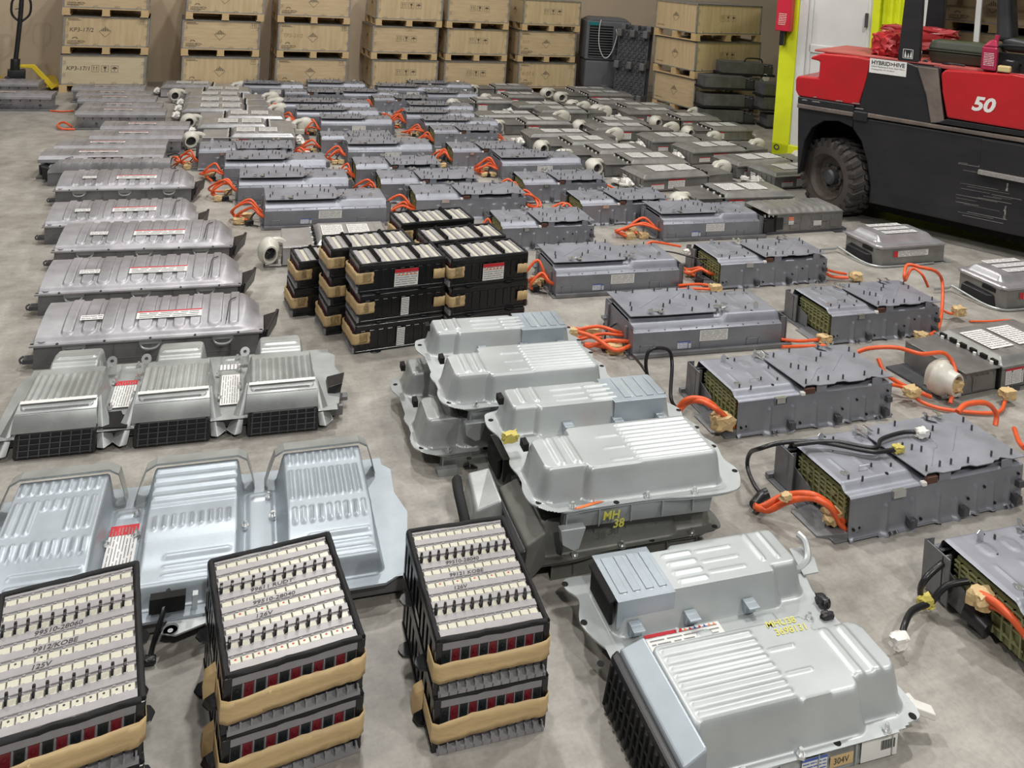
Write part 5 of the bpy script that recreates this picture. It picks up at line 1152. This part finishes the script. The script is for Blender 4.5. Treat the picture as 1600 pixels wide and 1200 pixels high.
for x in (.36, -.26):
    m = MB(); m.prism([(x, -.02), (x + .15, -.02), (x + .15, .7), (x + .11, .78), (x + .04, .78), (x, .7)], .045, .085); m.build('fork', 'jack_yellow', J, 0, bev=.006)
m = MB(); m.cyl((.42, .68, .035), (.47, .68, .035), .035, seg=14); m.cyl((-.21, .68, .035), (-.16, .68, .035), .035, seg=14); m.build('load_roller', 'dark_steel', J, 30)

# ================================================================ air cooler
K = thing('air_cooler', (6.22, 11.85, 0), math.radians(-14), 'tall grey evaporative air cooler with looped white cord by the wall', 'air cooler')
m = MB(); m.box(.02, .72, .02, .5, .12, .58); m.build('water_tank', 'cooler_grey', K, 0, bev=.035, segs=3)
m = MB(); m.box(0, .74, .0, .5, .58, 1.22); m.hexa([(.02, .02, 1.22), (.72, .02, 1.22), (.72, .48, 1.22), (.02, .48, 1.22), (.1, .08, 1.27), (.66, .08, 1.27), (.66, .44, 1.27), (.1, .44, 1.27)]); m.build('housing', 'cooler_grey', K, 0, bev=.025, segs=3)
m = MB(); m.box(.05, .44, -.004, .02, .62, 1.14); m.build('outlet', 'void_black', K, 0)
m = MB()
for k in range(12): z = .64 + k * .042; m.obox((.245, -.01, z), (.19, 0, 0), (0, .014, .005), (0, -.001, .003))
m.build('louvres', 'cooler_grey', K, 0)
m = MB()
for i in range(4):
    for j in range(4): m.box(.49 + i * .055, .53 + i * .055, -.006, .004, .68 + j * .11, .76 + j * .11)
m.build('side_vents', 'dark_steel', K, 0)
m = MB(); m.box(.03, .2, -.008, .01, 1.14, 1.2); m.build('logo_panel', 'teal', K, 0, bev=.004)
m = MB(); m.tube([(.22, -.03, 1.24), (.2, -.03, 1.1), (.21, -.03, .85), (.27, -.03, .68), (.34, -.03, .62), (.42, -.03, .7), (.47, -.03, .85), (.5, -.03, 1.0), (.48, -.03, 1.1)], .007, 7); m.build('power_cord', 'white_plastic', K, 60)
for x in (-.02, .7):
    m = MB(); m.obox((x + .03, .1, .09), (.08, 0, -.02 if x > 0 else .02), (0, .06, 0), (0, 0, .025)); m.cyl((x, .05, .05), (x + .05, .05, .05), .05, seg=14); m.build('caster', 'dark_steel', K, 30)
m = MB(); m.box(.3, .42, -.02, .02, .08, .18); m.build('drain', 'cooler_grey', K, 0, bev=.01)
# ================================================================ black plastic pallets leaning on the wall
def make_pal():
    R = thing('plastic_pallet'); m = MB(); W_, H = .62, 1.12
    m.box(0, W_, 0, .03, 0, H); rd = random.Random(2)
    for i in range(6):
        for j in range(10):
            cx, cz = .06 + i * .1, .06 + j * .11
            for k in range(6):
                a = k * PI / 3; b = (k + 1) * PI / 3; m.tube([(cx + .04 * math.cos(a), -.006, cz + .045 * math.sin(a)), (cx + .04 * math.cos(b), -.006, cz + .045 * math.sin(b))], .007, 4, 0, 1)
    m.build('deck', 'dark_steel', R, 0)
    for x in (0, W_ / 2 - .05, W_ - .1):
        for z in (.0, H / 2 - .06, H - .12):
            m = MB(); m.box(x, x + .1, -.12, .0, z, z + .12); m.build('foot', 'dusty_dark_steel', R, 0, bev=.015)
    return R
p1 = make_pal(); p1.location = (6.50, 11.36, .02); p1.scale = (.8, 1, 1); p1.rotation_euler = (math.radians(-6), 0, math.radians(-50)); prop(p1, 'black plastic pallet leaning upright between cooler and angled crates', 'pallet')
p2 = dup(p1); p2.location = (6.62, 11.46, .0); p2.scale = (.8, 1, 1.08); prop(p2, 'second black plastic pallet, mostly hidden behind the first', 'pallet')

# ================================================================ dark packs stacked near the container
DP = thing('battery_pack')
m = MB(); m.box(0, .62, 0, .36, .03, .19)
for k in range(8): m.box(.04 + k * .07, .05 + k * .07, -.004, 0, .05, .17)
for x in (.16, .46): m.cyl((x, -.004, .1), (x, .002, .1), .012, seg=8)
m.build('casing', 'dusty_dark_steel', DP, 0, bev=.012)
m = MB(); m.box(.62, .78, .04, .3, .02, .14); m.tube([(.62, .1, .16), (.7, .05, .15), (.78, .1, .08)], .012, 6); m.lump((.72, .1, .15), .05, .06, .03, 3); m.build('end_fittings', 'dark_steel', DP, 30)
m = MB(); m.box(-.03, .8, -.02, .38, 0, .03); m.build('base_tray', 'void_black', DP, 0)
sx0, sy0 = 6.98, 9.66
dk = [(0, 0, 0, 'bottom one beside the angled crates'), (.02, 0, .215, 'second from the floor beside the angled crates'), (.04, .02, .47, 'upper one beside the angled crates'), (.78, -.46, .0, 'lowest, tangled with red wires'), (.72, -.42, .24, 'middle one of the pile by the yellow post'), (.74, -.4, .43, 'upper one of the pile by the yellow post'), (.42, .15, .66, 'topmost, brownish, with a black handle')]
for i, (dx, dy, z, lb) in enumerate(dk):
    r = DP if i == 0 else dup(DP); place(r, (sx0 + dx, sy0 + dy), math.radians(-14 + (i % 3) * 2), 1, .75, 1, z); prop(r, 'dusty dark pack, ' + lb, 'battery', 'dusty dark packs piled by the container')
    if i == 6:
        m = MB(); m.tube([(.35, .1, .19), (.38, .1, .24), (.5, .1, .25), (.6, .1, .24), (.63, .1, .19)], .012, 7); m.build('handle', 'black_plastic', r, 50)
        m = MB(); m.lathe([(.0, 0), (.05, .0), (.06, .05), (.05, .1), (0, .1)], (.66, -.02, -.02), (0, 1, 0), 16); m.build('blower', 'fan_cream', r, 40)
    if i == 3:
        for k in range(4):
            m = MB(); m.tube([(.1 + k * .1, -.03, .1), (.2 + k * .08, -.06, .2 - k * .02), (.35 + k * .05, -.05, .16), (.4 + k * .1, -.02, .2)], .008, 6); m.build('red_wire', 'brown_part' if k % 2 else 'orange_cable', r, 50)

# ================================================================ container with a white door
dC = Vector((.49, -.87, 0)).normalized(); nC = Vector((-dC.y, dC.x, 0))
KC = thing('shipping_container', (6.70, 7.79, 0), math.atan2(dC.y, dC.x), 'bright yellow shipping container with white door behind the forklift', 'container')
# local: x along the side, y inward, z up
m = MB(); m.box(-.03, .17, -.02, .12, 0, 2.9); m.box(.98, 1.06, -.02, .06, .0, 2.9); m.box(-.03, 3.6, -.02, .1, .0, .16); m.box(-.03, 3.6, -.02, .1, 2.45, 2.9); m.box(-.03, .0, 0, 2.4, 0, 2.9)
m.build('steel_frame', 'container_yellow', KC, 0, bev=.006)
m = MB()
for k in range(5): a = 1.06 + k * .075; m.prism([(a, .05), (a + .02, .02), (a + .045, .02), (a + .065, .05), (a + .075, .05), (a + .075, .06), (a, .06)], .16, 2.45)
m.prism([(1.435, .0), (1.47, .0), (1.47, .08), (1.435, .08)], .16, 2.45)
m.build('corrugated_wall', 'container_yellow', KC, 0)
m = MB(); m.lathe([(.02, 0), (.034, 0), (.034, -.004)], (.03, -.021, .11), (0, 1, 0), 16); m.build('lifting_eye', 'dark_steel', KC, 0)
m = MB(); m.box(.17, .98, .06, .10, .13, 2.3); m.build('sill_panel', 'door_white', KC, 0)
Dr = MB(); Dr.box(.17, .27, .0, .08, .16, 2.3); Dr.box(.27, .95, .045, .055, .16, 2.2); Dr.box(.27, .32, .03, .07, .16, 2.2); Dr.box(.92, .98, .03, .07, .16, 2.2); Dr.box(.3, .95, .03, .07, 1.27, 1.36); Dr.box(.3, .95, .03, .07, .16, .26)
do = Dr.build('door', 'door_white', KC, 0, bev=.004)
for z in (1.2, .45): m = MB(); m.cyl((.262, .018, z - .05), (.262, .018, z + .05), .012, seg=8); m.build('hinge', 'door_white', do, 30)
m = MB(); m.box(.90, .93, .0, .04, 1.62, 1.78); m.build('lock', 'dark_steel', do, 0, bev=.003)
m = MB(); m.box(1.47, 1.55, .0, .06, 1.1, 2.45); m.box(1.98, 2.03, .0, .06, 1.1, 2.45); m.box(1.47, 3.6, .0, .06, 1.05, 1.12); m.box(2.6, 2.68, .0, .06, 1.1, 2.45); m.build('window_frame', 'door_white', KC, 0, bev=.003)
m = MB(); m.box(1.47, 3.6, .02, .08, .16, 1.06); m.build('lower_panel', 'container_yellow', KC, 0)
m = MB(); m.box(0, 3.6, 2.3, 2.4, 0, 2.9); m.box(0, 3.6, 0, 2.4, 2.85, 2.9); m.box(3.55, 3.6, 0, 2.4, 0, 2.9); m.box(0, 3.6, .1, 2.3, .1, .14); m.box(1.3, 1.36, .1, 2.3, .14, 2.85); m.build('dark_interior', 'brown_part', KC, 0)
MI = Matrix.Translation(KC.location) @ Matrix.Rotation(KC.rotation_euler.z, 4, 'Z')
for t in range(4):
    for k in range(2):
        q = MI @ Vector((1.5 + k * 1.04, 1.0, 0)); crate(q.x, q.y, .15 + .5 * t, KC.rotation_euler.z, 'diamond', 'crate inside the container, %s tier, %s the window post' % (['floor', 'second', 'third', 'fourth'][t], ['behind', 'beyond'][k]), 'crate_ply', None, grp='crates inside the yellow container')
q = MI @ Vector((-.045, -.06, 0))
E_ = thing('extinguisher_box', (q.x, q.y, 1.49), KC.rotation_euler.z, 'red fire box fixed to the top of the yellow post', 'fire extinguisher')
m = MB(); m.box(0, .17, -.1, .03, .0, .5); m.build('box', 'extinguisher_red', E_, 0, bev=.012, segs=3)
m = MB(); m.box(.05, .1, -.08, .03, -.17, .0); m.build('hose', 'black_plastic', E_, 0, bev=.01)
m = MB(); lines_label(m, .03, .13, .06, .22, lambda u, v, h: (u, -.1 - h, v), 7, 3); m.build('instruction_label', ['print_red', 'label_white'], E_, 0)

# ================================================================ forklift
dF = Vector((.49, -.87, 0)).normalized()
FK = thing('forklift', (5.72, 5.38, 0), math.atan2(dF.y, dF.x), 'red and black forklift numbered 50 with a company sticker', 'forklift')
# local x forward, y inward, z up
m = MB(); m.prism([(-.02, .2), (-.02, .35), (-.06, .55), (-.12, .72), (-.2, .82), (-.2, .93), (3.0, .93), (3.0, .3), (1.08, .2)], .0, 1.15, map=lambda u, v, w: (u, w, v))
m.prism([(-.2, .82), (-.33, .86), (-.46, .84), (-.56, .76), (-.62, .62), (-.64, .4), (-.66, .3), (-.70, .9), (-.70, .93), (-.2, .93)], .02, 1.1, map=lambda u, v, w: (u, w, v))
m.build('chassis', 'forklift_black', FK, 0, bev=.018, segs=3)
m = MB(); m.prism([(.8, .92), (.8, .67), (3.0, .67), (3.0, .92)], -.006, .01, map=lambda u, v, w: (u, w, v)); m.build('tank_panel', 'forklift_black', FK, 0, bev=.008)
m = MB(); m.prism([(.80, .64), (2.9, .62), (2.9, .655), (.8, .67)], -.06, .02, map=lambda u, v, w: (u, w, v)); m.build('step', 'scrape', FK, 0)
m = MB(); m.box(-.2, .46, .015, 1.1, .97, 1.45); m.prism([(-.17, .97), (-.09, 1.46), (.2, 1.46), (.34, 1.42), (.44, 1.0), (.44, .97)], .0, .03, map=lambda u, v, w: (u, w, v)); m.build('side_cover', 'forklift_black', FK, 0, bev=.012, segs=3)
m = MB(); m.prism([(-.7, .925), (-.2, .925), (-.2, .94), (3, .94), (3, .985), (.42, .975), (-.14, .98), (-.2, .965), (-.7, .965)], -.012, 1.12, map=lambda u, v, w: (u, w, v)); m.build('belt_ledge', 'forklift_dust', FK, 0, bev=.008)
m = MB(); m.box(-.2, -.08, -.025, .1, .90, .985); m.box(-.7, -.2, -.006, 1.0, .965, 1.03); m.build('bumper_strip', 'forklift_black', FK, 0, bev=.01)
m = MB(); pr = [(-.70, 1.03), (-.17, 1.03), (-.13, 1.2), (-.09, 1.45), (-.2, 1.46), (-.52, 1.45), (-.6, 1.41), (-.62, 1.385), (-.53, 1.375), (-.53, 1.225), (-.72, 1.215), (-.735, 1.18), (-.73, 1.08)]
m.prism(pr, .0, 1.05, map=lambda u, v, w: (u - .03 * math.sin(w * 2.8), w, v)); m.build('counterweight', 'forklift_red', FK, 0, bev=.02, segs=3)
m = MB(); m.box(-.6, .45, .05, 1.0, 1.455, 1.475); m.box(.4, 3, .05, 1.0, 1.44, 1.47); m.build('deck', 'forklift_dust_red', FK, 0, bev=.006)
m = MB(); m.prism([(.42, .98), (.37, 1.2), (.28, 1.44), (.44, 1.44), (.52, 1.0)], -.012, .9, map=lambda u, v, w: (u, w, v)); m.build('pillar_trim', 'forklift_dust', FK, 0, bev=.008)
m = MB(); m.prism([(.54, 1.045), (.49, 1.25), (.47, 1.40), (.5, 1.44), (.98, 1.47), (1.25, 1.44), (1.5, 1.3), (1.7, 1.06), (1.7, 1.03)], -.02, .5, map=lambda u, v, w: (u, w, v)); m.build('side_hood', 'forklift_red', FK, 0, bev=.03, segs=4)
m = MB(); m.prism([(.46, .99), (1.8, .99), (1.8, 1.03), (.54, 1.035)], -.015, .4, map=lambda u, v, w: (u, w, v)); m.build('seal_strip', 'black_plastic', FK, 0, bev=.005)
m = MB(); text_mesh('50', .155, lambda u, v: (.71 + u, -.0225, 1.145 + v), m, 0, .25, .006); m.build('number', 'label_white', FK, 0)
m = MB(); s0, s1, z0, z1 = -.10, .20, 1.335, 1.465
ff = lambda u, v, h=0.0: (s0 + u, -.003 - h, z0 + v)
m.add([ff(0, 0), ff(.3, 0), ff(.3, .125), ff(0, .125)], [(0, 1, 2, 3)], 0)
def fit(txt, size, x, y, w, bold=0.0):
    cu = MB(); wd = text_mesh(txt, size, lambda u, v: (u, v, 0), cu, 0, 0, bold); k = w / wd
    m.add([ff(x + p[0] * k, y + p[1], .001) for p in cu.v], cu.f, 1)
fit('HYBRID>HIVE', .05, .015, .075, .27, .0012); fit('Hybrid Batteries & Auto Spare Parts', .02, .015, .052, .27); fit('WhatsApp/Web: +971 501400733', .015, .015, .028, .19)
m.build('company_sticker', ['label_white', 'print_black'], FK, 0)
m = MB(); m.hexa([(.11, .05, 1.46), (.28, .05, 1.46), (.28, .14, 1.46), (.11, .14, 1.46), (.15, .05, 2.6), (.26, .05, 2.6), (.26, .14, 2.6), (.15, .14, 2.6)]); m.hexa([(.11, .95, 1.46), (.28, .95, 1.46), (.28, 1.04, 1.46), (.11, 1.04, 1.46), (.15, .95, 2.6), (.26, .95, 2.6), (.26, 1.04, 2.6), (.15, 1.04, 2.6)]); m.box(.12, 1.9, .05, 1.04, 2.6, 2.66); m.build('overhead_guard', 'forklift_black', FK, 0, bev=.006)
m = MB(); f = lambda u, v: (.15 + u, .048, 1.49 + v)
q = lambda pts: m.add([f(*p) for p in pts], [tuple(range(len(pts)))])
q([(0, 0), (.08, 0), (.08, .004), (0, .004)]); q([(0, .076), (.08, .076), (.08, .08), (0, .08)]); q([(0, 0), (.004, 0), (.004, .08), (0, .08)]); q([(.076, 0), (.08, 0), (.08, .08), (.076, .08)]); q([(.012, .01), (.03, .01), (.018, .07)]); q([(.035, .01), (.05, .01), (.043, .05)]); q([(.055, .01), (.072, .01), (.066, .07)])
m.build('warning_plate', 'label_white', FK, 0)
m = MB(); rd = random.Random(4)
for k in range(26): z = .25 + rd.random() ** .8 * .48; x = .62 + rd.uniform(0, .3); l = rd.uniform(.05, .3); q2 = rd.uniform(.0015, .004); m.add([(x, -.0012, z), (x + l, -.0012, z + .004), (x + l, -.0012, z + .004 + q2), (x, -.0012, z + q2)], [(0, 1, 2, 3)])
for k in range(10): z = rd.uniform(.3, .65); m.add([(1.0 + rd.uniform(-.01, .01), -.0012, z), (1.01, -.0012, z), (1.01, -.0012, z + .03), (1.0, -.0012, z + .03)], [(0, 1, 2, 3)])

for k in range(9): x = -.69 + rd.uniform(0, .5); z = rd.choice((.95, 1.0, 1.04)); l = rd.uniform(.02, .08); yy = -.0125 if z < .97 else -.0065; m.add([(x, yy, z), (x + l, yy, z + .003), (x + l * .9, yy, z + .012), (x + .01, yy, z + .01)], [(0, 1, 2, 3)])
m.build('paint_scrapes', 'scrape', FK, 0)
# wheel (steered)
WH = thing('rear_wheel'); WH.parent = FK; WH.location = (-.35, .16, .335); WH.rotation_euler = (0, 0, math.radians(-30))
m = MB(); m.lathe([(.20, -.115), (.27, -.125), (.315, -.115), (.325, -.09), (.325, .09), (.315, .115), (.2, .115)], (0, 0, 0), (0, 1, 0), 44); m.build('tyre', 'tyre_dusty', WH, 40)
m = MB()
for k in range(24):
    a = 2 * PI * k / 24
    for s, ph in ((-1, 0), (1, .5)):
        b = a + ph * 2 * PI / 24; c, s_ = math.cos(b), math.sin(b); c2, s2 = math.cos(b + .11), math.sin(b + .11)
        tz = Vector((c, 0, s_)); tt = Vector((-s_, 0, c)); t2 = Vector((c2, 0, s2)); tt2 = Vector((-s2, 0, c2)); y1, y0 = s * .118, s * .006
        m.hexa([tz * .31 + tt * -.026 + Vector((0, y1, 0)), tz * .31 + tt * .026 + Vector((0, y1, 0)), t2 * .31 + tt2 * .024 + Vector((0, y0, 0)), t2 * .31 + tt2 * -.024 + Vector((0, y0, 0)), tz * .346 + tt * -.022 + Vector((0, y1, 0)), tz * .346 + tt * .022 + Vector((0, y1, 0)), t2 * .348 + tt2 * .02 + Vector((0, y0, 0)), t2 * .348 + tt2 * -.02 + Vector((0, y0, 0))])
        m.hexa([tz * .27 + tt * -.024 + Vector((0, s * .116, 0)), tz * .27 + tt * .024 + Vector((0, s * .116, 0)), tz * .33 + tt * .024 + Vector((0, s * .116, 0)), tz * .33 + tt * -.024 + Vector((0, s * .116, 0)), tz * .27 + tt * -.02 + Vector((0, s * .127, 0)), tz * .27 + tt * .02 + Vector((0, s * .127, 0)), tz * .34 + tt * .02 + Vector((0, s * .122, 0)), tz * .34 + tt * -.02 + Vector((0, s * .122, 0))])
m.build('tread', 'tyre', WH, 0, bev=.004, segs=1)
m = MB(); m.lathe([(.205, -.12), (.2, -.105), (.185, -.09), (.17, -.03), (.10, -.02), (.095, -.035), (.0, -.035)], (0, 0, 0), (0, 1, 0), 40); m.build('rim', 'rim', WH, 40)
m = MB(); m.lathe([(.075, -.02), (.07, -.09), (.05, -.105), (.0, -.105)], (0, 0, 0), (0, 1, 0), 24)
for k in range(6): a = k * PI / 3; m.cyl((.105 * math.cos(a), -.02, .105 * math.sin(a)), (.105 * math.cos(a), -.065, .105 * math.sin(a)), .014, seg=6)
m.build('hub', 'dark_steel', WH, 30)
m = MB(); m.box(-.6, -.04, .42, .8, .14, .82); m.box(.0, 3.0, .2, 1.1, .1, .35); m.build('wheel_well_and_under_shade', 'void_black', FK, 0)  # black wheel-well fill; second box added as painted shade under the chassis
w2 = dup(WH, FK); w2.location = (-.36, 1.02, .335); w2.rotation_euler = (0, 0, math.radians(-30) + PI)
m = MB(); m.hexa([(.86, .3, 1.62), (1.3, .3, 1.62), (1.3, .75, 1.62), (.86, .75, 1.62), (.83, .3, 1.75), (1.28, .3, 1.7), (1.28, .75, 1.7), (.83, .75, 1.75)]); m.hexa([(.80, .3, 1.7), (.92, .3, 1.7), (.92, .72, 1.7), (.80, .72, 1.7), (.76, .34, 2.3), (.86, .34, 2.3), (.86, .68, 2.3), (.76, .68, 2.3)]); m.build('seat', 'seat_black', FK, 0, bev=.04, segs=4)
m = MB(); m.tube([(.78, .12, 1.5), (.8, .1, 1.62), (.86, .1, 1.68), (1.1, .1, 1.69), (1.3, .1, 1.68)], .014, 8); m.box(.82, 1.3, .12, .2, 1.47, 1.62); m.cyl((.84, .1, 1.55), (.84, .06, 1.55), .025); m.lump((.95, .12, 1.52), .06, .03, .05, 8); m.build('seat_frame', 'black_plastic', FK, 40)
m = MB(); m.tube([(.46, .12, 1.475), (.52, .1, 1.485), (.62, .1, 1.482)], .01, 6); m.box(.36, .5, .12, .14, 1.475, 1.49); m.lump((.32, .1, 1.482), .018, .018, .012, 3); m.build('latches', 'black_plastic', FK, 30)
MF = Matrix.Translation(FK.location) @ Matrix.Rotation(FK.rotation_euler.z, 4, 'Z')
def on_fk(name, x, y, z, lb, cat): q = MF @ Vector((x, y, z)); return thing(name, q, FK.rotation_euler.z, lb, cat)
o = on_fk('tool_case', .33, .22, 1.475, 'dark green hard case lying flat on the forklift deck', 'case')
m = MB(); m.hexa([(0, 0, 0), (.5, 0, 0), (.5, .34, 0), (0, .34, 0), (-.02, -.02, .1), (.53, -.02, .1), (.53, .36, .1), (-.02, .36, .1)]); m.build('case_bottom', 'case_green', o, 0, bev=.02, segs=3)
m = MB(); m.hexa([(-.02, -.02, .106), (.53, -.02, .106), (.53, .36, .106), (-.02, .36, .106), (0, 0, .19), (.5, 0, .19), (.5, .34, .19), (0, .34, .19)]); m.build('case_lid', 'case_green', o, 0, bev=.02, segs=3)
m = MB(); m.box(-.028, .538, -.028, .368, .098, .108); m.build('case_rim', 'case_green', o, 0, bev=.004)
o = on_fk('plastic_bag', -.02, .3, 1.475, 'crumpled red plastic bag squeezed behind the forklift pillar', 'bag')
m = MB(); m.lump((0, 0, .1), .12, .13, .1, 12, n=8); m.lump((.14, .45, .16), .3, .08, .1, 13, n=8); m.lump((.02, .25, .1), .1, .14, .08, 14, n=7); m.build('bag_film', 'bag_red', o, 30)
m = MB(); m.lump((-.02, -.02, .2), .04, .04, .03, 3); m.build('knot', 'bag_red', o, 30)
o = on_fk('coolant_jug', .80, .02, 1.475, 'pink plastic jug with a label beside the forklift seat', 'jug')
m = MB(); m.box(-.05, .06, -.03, .06, .0, .19); m.hexa([(-.05, -.03, .19), (.06, -.03, .19), (.06, .06, .19), (-.05, .06, .19), (.01, -.01, .25), (.05, -.01, .25), (.05, .03, .25), (.01, .03, .25)]); m.build('jug_body', 'jug_pink', o, 0, bev=.014, segs=3)
m = MB(); m.cyl((.04, .01, .24), (.05, .01, .29), .018); m.build('spout', 'jug_pink', o, 40)
m = MB(); lines_label(m, -.035, .045, .03, .15, lambda u, v, h: (u, -.0305 - h, v), 8, 9); m.build('jug_label', ['jug_pink', 'label_white'], o, 0)
o = on_fk('sponge', .90, -.0, 1.475, 'yellow sponge at the foot of the forklift seat', 'sponge'); m = MB(); m.box(-.03, .06, -.02, .06, 0, .05); m.build('foam', 'sponge', o, 0, bev=.01)
# collect small things on the floor
